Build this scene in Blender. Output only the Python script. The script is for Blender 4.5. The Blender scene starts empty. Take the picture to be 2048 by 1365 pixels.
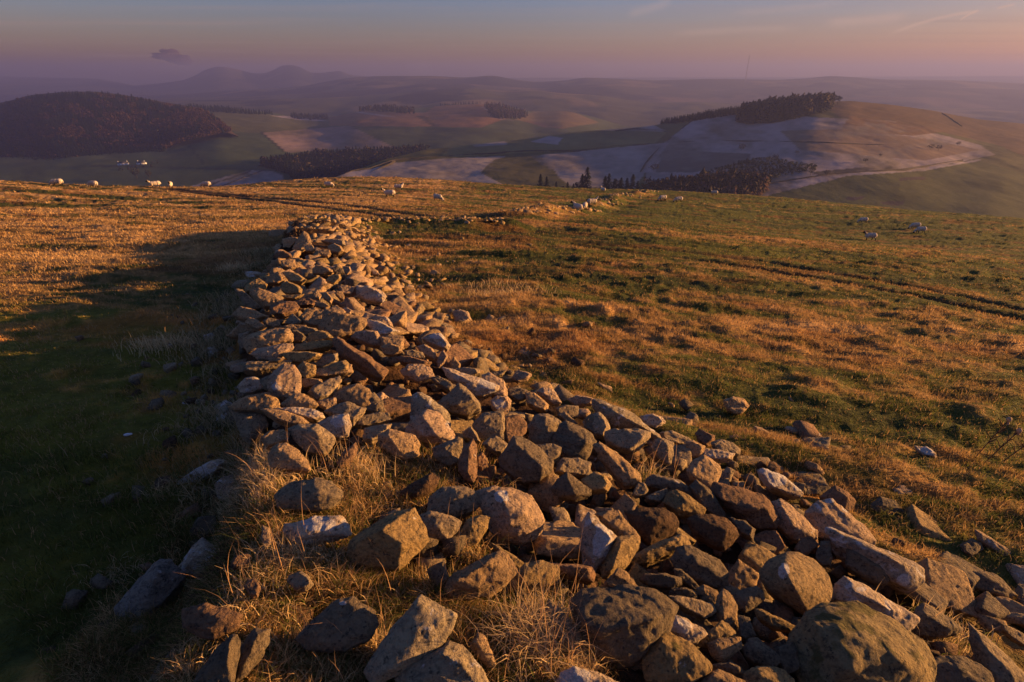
import bpy, bmesh, math, random
import numpy as np
from mathutils import Vector, Matrix

random.seed(7)
RNG = np.random.default_rng(11)
sc = bpy.context.scene
COL = sc.collection
R = math.radians

# ------------------------------------------------------------------ camera
F_PX, CX, CY, PITCH = 1080.0, 1024.0, 682.5, R(26.2)      # photograph pixels (2048 x 1365)
cam_d = bpy.data.cameras.new('camera')
cam = bpy.data.objects.new('camera', cam_d)
COL.objects.link(cam)
cam.location = (0, 0, 0)
cam.rotation_euler = (R(90) - PITCH, 0, 0)
cam_d.sensor_width = 36
cam_d.lens = 36 * F_PX / 2048
cam_d.clip_start = 0.05
cam_d.clip_end = 60000
sc.camera = cam

# ------------------------------------------------------------------ sky and sun
SUN_AZ, SUN_EL = R(80), R(6.9)       # azimuth clockwise from +Y (the view), low winter sun at the right
world = bpy.data.worlds.new("World")
sc.world = world
world.use_nodes = True
wn, wl = world.node_tree.nodes, world.node_tree.links
wn.clear()
w_out = wn.new('ShaderNodeOutputWorld')
w_bg = wn.new('ShaderNodeBackground')
sky = wn.new('ShaderNodeTexSky')
sky.sky_type = 'NISHITA'
sky.sun_disc = False
sky.sun_elevation = SUN_EL
sky.sun_rotation = SUN_AZ
sky.altitude = 300
sky.air_density = 1.0
sky.dust_density = 2.0
sky.ozone_density = 3.0
w_bg.inputs['Strength'].default_value = 0.050
# thin cirrus, laid out by direction in the sky
tc = wn.new('ShaderNodeTexCoord')
sep = wn.new('ShaderNodeSeparateXYZ')
wl.new(tc.outputs['Generated'], sep.inputs[0])
def wmath(op, a, b=None, clamp=False):
    n = wn.new('ShaderNodeMath'); n.operation = op; n.use_clamp = clamp
    for i, v in enumerate((a, b)):
        if v is None: continue
        if isinstance(v, (int, float)): n.inputs[i].default_value = v
        else: wl.new(v, n.inputs[i])
    return n.outputs[0]
ez = wmath('MAXIMUM', sep.outputs[2], 0.02)
comb = wn.new('ShaderNodeCombineXYZ')
wl.new(wmath('DIVIDE', sep.outputs[0], ez), comb.inputs[0])
wl.new(wmath('DIVIDE', sep.outputs[1], ez), comb.inputs[1])
wmap = wn.new('ShaderNodeMapping'); wmap.inputs['Rotation'].default_value = (0, 0, R(-18)); wmap.inputs['Scale'].default_value = (0.10, 0.42, 1)
wl.new(comb.outputs[0], wmap.inputs[0])
cn = wn.new('ShaderNodeTexNoise'); cn.inputs['Scale'].default_value = 1.0; cn.inputs['Detail'].default_value = 6; cn.inputs['Roughness'].default_value = 0.55
wl.new(wmap.outputs[0], cn.inputs[0])
cr = wn.new('ShaderNodeMapRange'); cr.inputs[1].default_value = 0.50; cr.inputs[2].default_value = 0.72; cr.inputs[3].default_value = 0; cr.inputs[4].default_value = 0.38
wl.new(cn.outputs[0], cr.inputs[0])
tint = wn.new('ShaderNodeMix'); tint.data_type = 'RGBA'; tint.blend_type = 'MULTIPLY'; tint.inputs[0].default_value = 1.0
wl.new(sky.outputs[0], tint.inputs[6]); 
# the twilight band: rosy at the horizon and towards the sun, blue-violet above
zt_ = wn.new('ShaderNodeMapRange'); zt_.inputs[1].default_value = .0; zt_.inputs[2].default_value = .15; wl.new(sep.outputs[2], zt_.inputs[0])
tr_ = wn.new('ShaderNodeMix'); tr_.data_type = 'RGBA'; wl.new(zt_.outputs[0], tr_.inputs[0])
tr_.inputs[6].default_value = (1.75, .88, .60, 1); tr_.inputs[7].default_value = (.70, .84, 1.26, 1)
wl.new(tr_.outputs[2], tint.inputs[7])
mixc = wn.new('ShaderNodeMix'); mixc.data_type = 'RGBA'
wl.new(cr.outputs[0], mixc.inputs[0]); wl.new(tint.outputs[2], mixc.inputs[6]); mixc.inputs[7].default_value = (2.6, 1.75, 1.45, 1)
# two vapour trails and a thin streak, high in the sky towards the right: bands about curves of (x/y, z/y)
yy0 = wmath('MAXIMUM', sep.outputs[1], 0.05)
su, sv = wmath('DIVIDE', sep.outputs[0], yy0), wmath('DIVIDE', sep.outputs[2], yy0)
last = mixc.outputs[2]
def streak(pts, width, amount, col=(5.6, 3.6, 2.7, 1)):
    global last
    U = []; W = []
    for px, py in pts:
        u_, v_ = (px - 1024.) / F_PX, (682.5 - py) / F_PX
        y_ = math.cos(PITCH) + v_ * math.sin(PITCH); z_ = -math.sin(PITCH) + v_ * math.cos(PITCH); U.append(u_ / y_); W.append(z_ / y_)
    c2, c1, c0 = np.polyfit(U, W, 2)
    f_ = wmath('ADD', wmath('MULTIPLY', wmath('ADD', wmath('MULTIPLY', su, float(c2)), float(c1)), su), float(c0))
    dd_ = wmath('ABSOLUTE', wmath('SUBTRACT', sv, f_))
    m1 = wn.new('ShaderNodeMapRange'); m1.interpolation_type = 'SMOOTHSTEP'; wl.new(dd_, m1.inputs[0]); m1.inputs[1].default_value = 0; m1.inputs[2].default_value = width; m1.inputs[3].default_value = 1; m1.inputs[4].default_value = 0
    u0_, u1_ = U[0], U[-1]; e_ = (u1_ - u0_) * .22
    m2 = wn.new('ShaderNodeMapRange'); m2.interpolation_type = 'SMOOTHSTEP'; wl.new(su, m2.inputs[0]); m2.inputs[1].default_value = u0_; m2.inputs[2].default_value = u0_ + e_
    m3 = wn.new('ShaderNodeMapRange'); m3.interpolation_type = 'SMOOTHSTEP'; wl.new(su, m3.inputs[0]); m3.inputs[1].default_value = u1_ - e_; m3.inputs[2].default_value = u1_; m3.inputs[3].default_value = 1; m3.inputs[4].default_value = 0
    k_ = wmath('MULTIPLY', wmath('MULTIPLY', m1.outputs[0], m2.outputs[0]), wmath('MULTIPLY', m3.outputs[0], amount))
    mm = wn.new('ShaderNodeMix'); mm.data_type = 'RGBA'; wl.new(k_, mm.inputs[0]); wl.new(last, mm.inputs[6]); mm.inputs[7].default_value = col
    last = mm.outputs[2]
streak([(1765,78),(1786,64),(1810,54),(1850,44),(1890,36),(1930,28),(1975,20)], .0042, .45)
streak([(1918,42),(1935,31),(1960,21)], .0028, .8)
streak([(1990,18),(2012,13),(2034,8)], .0030, .6)
streak([(1640,46),(1720,42),(1830,30)], .011, .28)
streak([(1330,70),(1450,62),(1610,57)], .008, .13)
streak([(1250,30),(1310,14),(1350,0)], .010, .12)
streak([(1450,26),(1600,16),(1700,2)], .008, .10)
dk_ = wn.new('ShaderNodeMapRange'); wl.new(sep.outputs[0], dk_.inputs[0]); dk_.inputs[1].default_value = .15; dk_.inputs[2].default_value = .75; dk_.inputs[3].default_value = 1.0; dk_.inputs[4].default_value = .70
mm_ = wn.new('ShaderNodeMix'); mm_.data_type = 'RGBA'; mm_.blend_type = 'MULTIPLY'; mm_.inputs[0].default_value = 1; wl.new(last, mm_.inputs[6]); wl.new(dk_.outputs[0], mm_.inputs[7])
wl.new(mm_.outputs[2], w_bg.inputs['Color'])
wl.new(w_bg.outputs[0], w_out.inputs[0])

sun_d = bpy.data.lights.new('sun', 'SUN')
sun_d.energy = 5.0
sun_d.angle = R(0.5)
sun_d.color = (1.0, 0.52, 0.175)
sun = bpy.data.objects.new('sun', sun_d)
COL.objects.link(sun)
SUN_DIR = Vector((math.sin(SUN_AZ) * math.cos(SUN_EL), math.cos(SUN_AZ) * math.cos(SUN_EL), math.sin(SUN_EL)))
sun.rotation_euler = SUN_DIR.to_track_quat('Z', 'Y').to_euler()
sun.location = (60, 10, 40)

sc.view_settings.view_transform = 'Standard'
sc.view_settings.look = 'None'
sc.view_settings.exposure = 1.74
sc.view_settings.gamma = 1
sc.render.engine = 'CYCLES'
sc.cycles.max_bounces = 5
sc.cycles.diffuse_bounces = 2
sc.cycles.transmission_bounces = 3
sc.cycles.transparent_max_bounces = 8
sc.cycles.volume_bounces = 1
sc.cycles.caustics_reflective = False
sc.cycles.caustics_refractive = False

# ------------------------------------------------------------------ small helpers
SP, CP = math.sin(PITCH), math.cos(PITCH)
def ray(px, py):
    """world direction through a point of the picture, 1 m deep along the view axis"""
    px = np.asarray(px, float); py = np.asarray(py, float)
    u = (px - CX) / F_PX; v = (CY - py) / F_PX
    return np.stack([u, CP + v * SP, -SP + v * CP], -1)
def proj(P):
    P = np.asarray(P, float)
    dep = P[..., 1] * CP - P[..., 2] * SP
    dep = np.where(np.abs(dep) < 1e-6, 1e-6, dep)
    u = P[..., 0] / dep; v = (P[..., 1] * SP + P[..., 2] * CP) / dep
    return CX + u * F_PX, CY - v * F_PX, dep
def atY(px, py, Y):
    r = ray(px, py)
    return r * (np.asarray(Y, float) / r[..., 1])[..., None]

def _h(ix, iy, iz, seed):
    n = (ix * 374761393 + iy * 668265263 + iz * 2147483647 + seed * 1274126177) & 0xFFFFFFFF
    n = ((n ^ (n >> 13)) * 1274126177) & 0xFFFFFFFF
    n = ((n ^ (n >> 16)) * 2246822519) & 0xFFFFFFFF
    return ((n ^ (n >> 15)) & 0xFFFFFF) / float(0xFFFFFF)
def noise3(p, seed=0):
    p = np.asarray(p, float)
    i = np.floor(p).astype(np.int64); f = p - i; f = f * f * f * (f * (f * 6 - 15) + 10)
    x, y, z = i[..., 0], i[..., 1], i[..., 2]; fx, fy, fz = f[..., 0], f[..., 1], f[..., 2]
    def L(a, b, t): return a + (b - a) * t
    c = {}
    for dx in (0, 1):
        for dy in (0, 1):
            for dz in (0, 1): c[dx, dy, dz] = _h(x + dx, y + dy, z + dz, seed)
    return L(L(L(c[0,0,0], c[1,0,0], fx), L(c[0,1,0], c[1,1,0], fx), fy), L(L(c[0,0,1], c[1,0,1], fx), L(c[0,1,1], c[1,1,1], fx), fy), fz) * 2 - 1
def noise2(x, y, seed=0):
    ix = np.floor(x).astype(np.int64); iy = np.floor(y).astype(np.int64)
    fx = x - ix; fy = y - iy
    fx = fx * fx * fx * (fx * (fx * 6 - 15) + 10); fy = fy * fy * fy * (fy * (fy * 6 - 15) + 10)
    a = _h(ix, iy, 0, seed); b = _h(ix + 1, iy, 0, seed); c = _h(ix, iy + 1, 0, seed); d = _h(ix + 1, iy + 1, 0, seed)
    return (a + (b - a) * fx + (c - a) * fy + (a - b - c + d) * fx * fy) * 2 - 1
def fbm2(x, y, octv=4, seed=0, gain=0.5, lac=2.03):
    s = 0; a = 1; t = 0
    for k in range(octv):
        s = s + a * noise2(x, y, seed + k * 17); t += a; a *= gain; x = x * lac + 3.7; y = y * lac - 1.3
    return s / t
def fbm3(p, octv=3, seed=0, gain=0.5):
    s = 0; a = 1; t = 0
    for k in range(octv):
        s = s + a * noise3(p, seed + k * 17); t += a; a *= gain; p = p * 2.03 + 3.7
    return s / t
def sstep(a, b, x):
    t = np.clip((x - a) / (b - a), 0, 1); return t * t * (3 - 2 * t)
def pline(pts):
    xs = np.array([p[0] for p in pts], float); ys = np.array([p[1] for p in pts], float)
    return lambda u: np.interp(u, xs, ys)
def inpoly(px, py, poly):
    inside = np.zeros(px.shape, bool); n = len(poly)
    for i in range(n):
        x1, y1 = poly[i]; x2, y2 = poly[(i + 1) % n]
        if y1 == y2: continue
        c = ((y1 > py) != (y2 > py)) & (px < (x2 - x1) * (py - y1) / (y2 - y1) + x1)
        inside ^= c
    return inside
def dist_pl(x, y, pl):
    d = np.full(np.shape(x), 1e9); s = np.zeros(np.shape(x)); acc = 0.
    for (x1, y1), (x2, y2) in zip(pl[:-1], pl[1:]):
        dx, dy = x2 - x1, y2 - y1; L2 = dx * dx + dy * dy; L = math.sqrt(L2)
        t = np.clip(((x - x1) * dx + (y - y1) * dy) / L2, 0, 1)
        e = np.hypot(x - x1 - t * dx, y - y1 - t * dy)
        m = e < d; d = np.where(m, e, d); s = np.where(m, acc + t * L, s); acc += L
    return d, s

def mesh_np(name, V, faces, mats=(), attrs=None, smooth=True, mat_idx=None):
    """V (n,3); faces = (m,k) array or list of such arrays"""
    if not isinstance(faces, (list, tuple)): faces = [faces]
    faces = [np.asarray(f, np.int32) for f in faces if len(f)]
    me = bpy.data.meshes.new(name)
    V = np.asarray(V, np.float32)
    me.vertices.add(len(V)); me.vertices.foreach_set('co', V.ravel())
    nl = sum(f.size for f in faces); nf = sum(len(f) for f in faces)
    me.loops.add(nl); me.loops.foreach_set('vertex_index', np.concatenate([f.ravel() for f in faces]))
    me.polygons.add(nf)
    st = []; o = 0
    for f in faces:
        st.append(o + np.arange(len(f), dtype=np.int32) * f.shape[1]); o += f.size
    me.polygons.foreach_set('loop_start', np.concatenate(st).astype(np.int32))
    if smooth: me.polygons.foreach_set('use_smooth', np.ones(nf, bool))
    if mat_idx is not None: me.polygons.foreach_set('material_index', np.asarray(mat_idx, np.int32))
    for m in mats: me.materials.append(m)
    for k, a in (attrs or {}).items():
        a = np.asarray(a, np.float32)
        if a.ndim == 2:
            at = me.color_attributes.new(k, 'FLOAT_COLOR', 'POINT')
            if a.shape[1] == 3: a = np.concatenate([a, np.ones((len(a), 1), np.float32)], 1)
            at.data.foreach_set('color', a.ravel())
        else:
            at = me.attributes.new(k, 'FLOAT', 'POINT'); at.data.foreach_set('value', a)
    me.update(calc_edges=True); me.validate()
    return me
def tag(o, label=None, cat=None, group=None, kind=None):
    if label: o['label'] = label
    if cat: o['category'] = cat
    if group: o['group'] = group
    if kind: o['kind'] = kind
    return o
def link(name, me, parent=None, loc=None):
    o = bpy.data.objects.new(name, me); COL.objects.link(o)
    if parent is not None: o.parent = parent
    if loc is not None: o.location = loc
    return o
def grid_faces(nr, nc):
    a = np.arange(nr * nc).reshape(nr, nc)
    return np.stack([a[:-1, :-1], a[:-1, 1:], a[1:, 1:], a[1:, :-1]], -1).reshape(-1, 4)

# ------------------------------------------------------------------ materials
class NT:
    def __init__(s, name, rough=0.9, spec=0.2):
        s.m = bpy.data.materials.new(name); s.m.use_nodes = True
        s.n, s.l = s.m.node_tree.nodes, s.m.node_tree.links
        s.b = s.n['Principled BSDF']; s.b.inputs['Roughness'].default_value = rough
        s.b.inputs['Specular IOR Level'].default_value = spec
    def put(s, inp, v):
        if isinstance(v, bpy.types.NodeSocket): s.l.new(v, inp)
        elif isinstance(v, tuple) and len(v) == 3 and inp.type == 'RGBA': inp.default_value = (*v, 1)
        else: inp.default_value = v
    def coord(s, kind='Object'): return s.n.new('ShaderNodeTexCoord').outputs[kind]
    def attr(s, name, out='Color'):
        n = s.n.new('ShaderNodeAttribute'); n.attribute_name = name; return n.outputs[out]
    def noise(s, vec, scale, detail=4, rough=0.55, dist=0):
        n = s.n.new('ShaderNodeTexNoise'); s.l.new(vec, n.inputs['Vector'])
        n.inputs['Scale'].default_value = scale; n.inputs['Detail'].default_value = detail; n.inputs['Roughness'].default_value = rough; n.inputs['Distortion'].default_value = dist
        return n.outputs[0]
    def vor(s, vec, scale, feat='F1'):
        n = s.n.new('ShaderNodeTexVoronoi'); n.feature = feat; s.l.new(vec, n.inputs['Vector']); n.inputs['Scale'].default_value = scale; return n.outputs['Distance']
    def mapr(s, v, a, b, c=0., d=1.):
        n = s.n.new('ShaderNodeMapRange'); s.l.new(v, n.inputs[0])
        for i, q in enumerate((a, b, c, d)): n.inputs[i + 1].default_value = q
        return n.outputs[0]
    def math(s, op, a, b=0., clamp=False):
        n = s.n.new('ShaderNodeMath'); n.operation = op; n.use_clamp = clamp; s.put(n.inputs[0], a); s.put(n.inputs[1], b); return n.outputs[0]
    def mix(s, f, a, b, mode='MIX'):
        n = s.n.new('ShaderNodeMix'); n.data_type = 'RGBA'; n.blend_type = mode
        s.put(n.inputs[0], f); s.put(n.inputs[6], a); s.put(n.inputs[7], b); return n.outputs[2]
    def vmul(s, vec, k):
        n = s.n.new('ShaderNodeVectorMath'); n.operation = 'MULTIPLY'; s.l.new(vec, n.inputs[0]); n.inputs[1].default_value = k; return n.outputs[0]
    def vadd(s, a, b):
        n = s.n.new('ShaderNodeVectorMath'); n.operation = 'ADD'; s.l.new(a, n.inputs[0]); s.l.new(b, n.inputs[1]); return n.outputs[0]
    def bump(s, h, strength, dist):
        n = s.n.new('ShaderNodeBump'); n.inputs['Strength'].default_value = strength; n.inputs['Distance'].default_value = dist
        s.l.new(h, n.inputs['Height']); s.l.new(n.outputs[0], s.b.inputs['Normal'])
    def base(s, c): s.put(s.b.inputs['Base Color'], c)

def m_stone():
    t = NT('weathered_stone', 0.92, 0.15)
    oi = t.n.new('ShaderNodeObjectInfo')
    off = t.n.new('ShaderNodeCombineXYZ')
    for i in range(3): t.l.new(t.math('MULTIPLY', oi.outputs['Random'], 37.0 + 11 * i), off.inputs[i])
    v = t.vadd(t.coord('Object'), off.outputs[0])
    c = t.mix(t.mapr(t.noise(v, 7, 5, .6), .3, .7, 0, .8), t.attr('tone'), t.mix(1.0, t.attr('tone'), (1.35, 1.18, .95), 'MULTIPLY'))
    c = t.mix(t.mapr(t.noise(v, 26, 4, .65), .36, .58, .9, 0), c, t.mix(1.0, t.attr('tone'), (.40, .40, .44), 'MULTIPLY'))
    c = t.mix(t.mapr(t.noise(v, 90, 3, .7), .42, .60, 0, .7), c, t.mix(1.0, t.attr('tone'), (1.5, 1.4, 1.25), 'MULTIPLY'))
    # dark and pale lichen of shapes of their own
    c = t.mix(t.mapr(t.noise(v, 55, 4, .6), .60, .64, 0, .75), c, (.035, .033, .03))
    pl = t.math('ADD', t.noise(v, 12, 5, .62, .4), t.attr('pale', 'Fac'))
    c = t.mix(t.mapr(pl, .66, .71, 0, .85), c, t.mix(t.mapr(t.noise(v, 120, 2), .4, .6), (.62, .58, .54), (.42, .40, .38)))
    ms = t.math('ADD', t.noise(v, 9, 4, .6), t.attr('moss', 'Fac'))
    c = t.mix(t.mapr(ms, .72, .80, 0, .8), c, (.075, .07, .022))
    t.base(c)
    h = t.math('ADD', t.math('MULTIPLY', t.noise(v, 40, 6, .7), 1.0), t.math('MULTIPLY', t.mapr(t.vor(v, 34), .0, .45), .25))
    h = t.math('ADD', h, t.math('MULTIPLY', t.noise(v, 170, 3, .7), .30))
    t.bump(h, 1.0, 0.028)
    return t.m
def m_ground():
    t = NT('hill_turf', 0.95, 0.1)
    v = t.coord('Object')
    c = t.attr('tone')
    k = t.noise(v, 9, 5, .65)
    c = t.mix(t.mapr(k, .35, .65, 0, .75), c, t.mix(1.0, c, (1.7, 1.5, 1.25), 'MULTIPLY'))
    c = t.mix(t.mapr(t.noise(v, 2.3, 5, .65), .48, .62, 0, .6), c, t.mix(1.0, c, (.45, .5, .4), 'MULTIPLY'))
    t.base(c)
    h = t.math('ADD', t.math('MULTIPLY', t.noise(v, 3.0, 6, .7), 1.0), t.math('MULTIPLY', t.noise(v, 22, 4, .7), .34))
    t.bump(h, 1.0, 0.20)
    return t.m
def m_attr(name, sc1=0.02, amt=.35, bump=None, rough=.95, darkm=(.6,.62,.6), lightm=(1.35,1.3,1.2)):
    t = NT(name, rough, .05)
    v = t.coord('Object'); c = t.attr('tone')
    c = t.mix(t.mapr(t.noise(v, sc1, 6, .65), .4, .6, 0, amt), c, t.mix(1.0, c, darkm, 'MULTIPLY'))
    c = t.mix(t.mapr(t.noise(v, sc1 * 3.3, 6, .7), .45, .65, 0, amt), c, t.mix(1.0, c, lightm, 'MULTIPLY'))
    t.base(c)
    if bump: t.bump(t.noise(v, bump[0], 6, .7), bump[1], bump[2])
    return t.m
def m_blade():
    t = NT('grass_blades', 0.8, 0.15)
    c = t.attr('tone')
    t.base(c)
    tr = t.n.new('ShaderNodeBsdfTranslucent'); t.l.new(c, tr.inputs[0])
    mx = t.n.new('ShaderNodeMixShader'); mx.inputs[0].default_value = .38
    t.l.new(t.b.outputs[0], mx.inputs[1]); t.l.new(tr.outputs[0], mx.inputs[2])
    t.l.new(mx.outputs[0], t.n['Material Output'].inputs[0])
    return t.m
def m_plain(name, col, rough=.9, nsc=None, amt=.4):
    t = NT(name, rough, .1)
    if nsc: t.base(t.mix(t.mapr(t.noise(t.coord('Object'), nsc, 4), .35, .65, 0, amt), col, tuple(c * .5 for c in col)))
    else: t.base(col)
    return t.m
M_STONE, M_GROUND, M_BLADE = m_stone(), m_ground(), m_blade()

# ------------------------------------------------------------------ the near hillside
def _p(px, py, d):
    r = ray(px, py) * d; return tuple(r)
CP3 = [_p(*q) for q in [(870,402,48),(780,396,46),(1168,432,42),(1205,385,75),(1427,390,78),(1325,403,62),(1735,482,45),(1840,467,50),
      (1725,443,58),(655,374,62),(415,376,66),(340,375,60),(187,374,56),(20,364,50),(720,354,78),(1000,369,82),(1290,381,92),(1600,399,82),
      (1800,419,75),(2040,438,68),(560,363,70),(-200,352,46),(2300,470,60)]]
for px, py, d in [(187,374,56),(20,364,50),(720,354,78),(1000,369,82),(1290,381,92),(1600,399,82),(1800,419,75),(2040,438,68),(430,376,66),(2300,470,60),(-200,352,46)]:
    x, y, z = _p(px, py, d); s = z / y
    CP3 += [(x * 1.45, y * 1.45, (s - .035) * y * 1.45), (x * 2.1, y * 2.1, (s - .10) * y * 2.1)]
def plane0(x, y): return -2.12 - .158 * y - (.085 * x if x > 0 else .0 * x)
for x, y in [(0,0),(-3,0),(3,0),(0,5),(-5,5),(5,5),(-10,0),(10,0),(0,-8),(-10,-8),(10,-8),(-4,10),(4,10),(12,10),(-12,10),(0,18),(10,20),(-11,20),(20,12),(-22,15),(25,25),(-25,30),(5,32)]:
    CP3.append((x, y, plane0(x, y)))
CP3 = np.array(CP3)
def _U(r2): return np.where(r2 < 1e-9, 0, r2 * np.log(np.maximum(r2, 1e-9)) * .5)
_n = len(CP3); _S = 20.
_c = CP3[:, :2] / _S
_A = np.zeros((_n + 3, _n + 3))
_A[:_n, :_n] = _U(((_c[:, None] - _c[None]) ** 2).sum(-1)) + np.eye(_n) * .004
_A[:_n, _n] = 1; _A[:_n, _n + 1:] = _c; _A[_n, :_n] = 1; _A[_n + 1:, :_n] = _c.T
_w = np.linalg.solve(_A, np.concatenate([CP3[:, 2], [0, 0, 0]]))
def ground0(x, y):
    x = np.asarray(x, float); y = np.asarray(y, float)
    sh = x.shape; x = x.ravel() / _S; y = y.ravel() / _S
    z = _w[_n] + _w[_n + 1] * x + _w[_n + 2] * y
    for i in range(_n): z = z + _w[i] * _U((x - _c[i, 0]) ** 2 + (y - _c[i, 1]) ** 2)
    return z.reshape(sh)
# the line of the tumbled wall, in metres
WALL = [(0.35,-3.0),(0.3,0.0),(0.15,1.4),(-.45,2.9),(-1.6,4.8),(-2.65,7.0),(-4.5,12.5),(-6.1,17.),(-6.7,20.)]
WALL2 = [(-6.7,20.),(-5.0,21.5),(-3.2,21.8),(-1.4,21.5),(-.3,21.8)]
WALL3 = [(0.2,28.),(2.2,36),(5.2,44.),(7.8,52.),(13.5,66.),(20.,81.)]
def walls_h(x, y):
    d, s = dist_pl(x, y, WALL)
    # which side: left face stands steep, right side spreads
    near = sstep(9, 2.5, s)           # more spread near the camera
    hw = 1.05 + .35 * near
    yy = np.asarray(y)
    cxl = np.interp(yy, [p[1] for p in WALL], [p[0] for p in WALL])
    side = np.asarray(x) - cxl
    spill = sstep(4.6, 2.6, yy) * 1.0
    prof = np.where(side < 0, sstep(hw + .35, hw - .35, np.abs(side)), sstep(hw + .9 + spill, .1, np.abs(side)) ** .8)
    nr = sstep(5.2, 3.2, yy)          # near the camera the mound leans down to the right, open to the low sun
    tl = np.clip((side + hw) / (2 * hw + 1.6), 0, 1)
    prof = prof * (1 - nr) + nr * sstep(-hw - .40, -hw + .25, side) * (1.18 - 1.05 * tl) * sstep(1.02, .9, tl)
    prof = prof * sstep(20.8, 19.8, yy)
    d2, _ = dist_pl(x, y, WALL2); d3, _ = dist_pl(x, y, WALL3)
    h = (.66 + .14 * sstep(6, 7.5, s) * sstep(13, 10.5, s)) * prof
    h = np.maximum(h, .40 * sstep(1.5, .1, d2))
    h = np.maximum(h, .65 * sstep(2.2, .1, d3) * (.7 + .5 * noise2(np.asarray(x) * .35, yy * .35, 5)))
    return h
def surf0(x, y): return ground0(x, y) + walls_h(x, y)
def hit(px, py, f=None, off=0.):
    """depth (along the view axis) where pixel rays meet a height function"""
    f = f or surf0
    r = ray(px, py); r = r.reshape(-1, 3)
    d = np.full(len(r), .6); done = np.zeros(len(r), bool)
    for k in range(420):
        step = d * .02
        p = r * (d + step)[:, None]
        below = p[:, 2] < f(p[:, 0], p[:, 1]) + off
        done |= below
        d = np.where(done, d, d + step)
        if done.all() or d.min() > 140: break
    lo, hi = d.copy(), d * 1.02
    for k in range(8):
        m = (lo + hi) / 2; p = r * m[:, None]
        b = p[:, 2] < f(p[:, 0], p[:, 1]) + off
        hi = np.where(b, m, hi); lo = np.where(b, lo, m)
    return hi
def world_line(pts, f=None):
    a = np.array(pts, float)
    # densify in the picture, then drop onto the hill
    P = []
    for (x1, y1), (x2, y2) in zip(a[:-1], a[1:]):
        for t in np.linspace(0, 1, 5)[:-1]: P.append((x1 + (x2 - x1) * t, y1 + (y2 - y1) * t))
    P.append(tuple(a[-1])); P = np.array(P)
    d = hit(P[:, 0], P[:, 1], f or ground0)
    W = ray(P[:, 0], P[:, 1]) * d[:, None]
    return [(w[0], w[1]) for w in W]
RUT1a = world_line([(330,376),(420,385),(520,394),(620,402),(700,411),(780,422),(850,432),(910,443)])
RUT1 = world_line([(1150,482),(1190,486),(1300,495),(1400,506),(1500,518),(1600,534),(1700,552),(1850,578),(2048,618),(2200,650)])
RUT2a = world_line([(330,378),(460,393),(560,404),(640,415),(760,430),(880,446)])
RUT2 = world_line([(1150,489),(1200,495),(1300,508),(1400,520),(1500,535),(1600,552),(1700,568),(1850,594),(2048,636),(2200,668)])
SHEEPLINE = world_line([(2100,545),(1900,515),(1700,490),(1500,470),(1300,462)])

def terr(x, y):
    """height, plus rut mask and mound height, of the finished hillside"""
    h = walls_h(x, y)
    r1, _ = dist_pl(x, y, RUT1); r2, _ = dist_pl(x, y, RUT2)
    r1 = np.minimum(r1, dist_pl(x, y, RUT1a)[0]); r2 = np.minimum(r2, dist_pl(x, y, RUT2a)[0])
    calm = 1 - .75 * np.exp(-(np.minimum(r1, r2) / 1.6) ** 2)
    r = np.hypot(x, y)
    rw = .20 + .006 * r
    rut = np.maximum(np.exp(-(r1 / rw) ** 2), np.exp(-(r2 / rw) ** 2)) * (.85 + .15 * noise2(x * .6, y * .6, 9))
    z = ground0(x, y)
    # terracettes run along the slope; tussocks
    wx = x + .8 * noise2(x * .25, y * .25, 3); wy = y + .8 * noise2(x * .25 + 9, y * .25, 4)
    ter = fbm2(wx * .35, wy * 1.15, 3, 21)
    tus = fbm2(wx * 1.7, wy * 2.6, 3, 31)
    mic = fbm2(x * 8, y * 9, 3, 41)
    rough = sstep(-3, 2, x) * sstep(40, 12, y) * .7 + .6
    z = z + (.13 * ter + .085 * np.maximum(tus, -.15) * rough) * (1 + .004 * r) * calm + .018 * mic * (1 + .02 * r)
    z = z - .18 * rut
    ppx, ppy, pdp = proj(np.stack([x, y, z + h], -1))
    lz = np.where(pdp > .3, np.maximum(sstep(1060, 900, ppx) * sstep(890, 940, ppy), sstep(1230, 1130, ppx) * sstep(1150, 1200, ppy)), 0)
    z = z + h * (np.where(y > 11, .90, .62) + .18 * lz) - .04 * sstep(.05, .3, h) * (1 - lz)
    z = z + .07 * sstep(.1, .4, h) * fbm2(x * 2.2, y * 2.2, 3, 51)
    return z, rut, h, ter, tus
def zt(x, y): return terr(np.atleast_1d(np.asarray(x, float)), np.atleast_1d(np.asarray(y, float)))[0]

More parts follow.
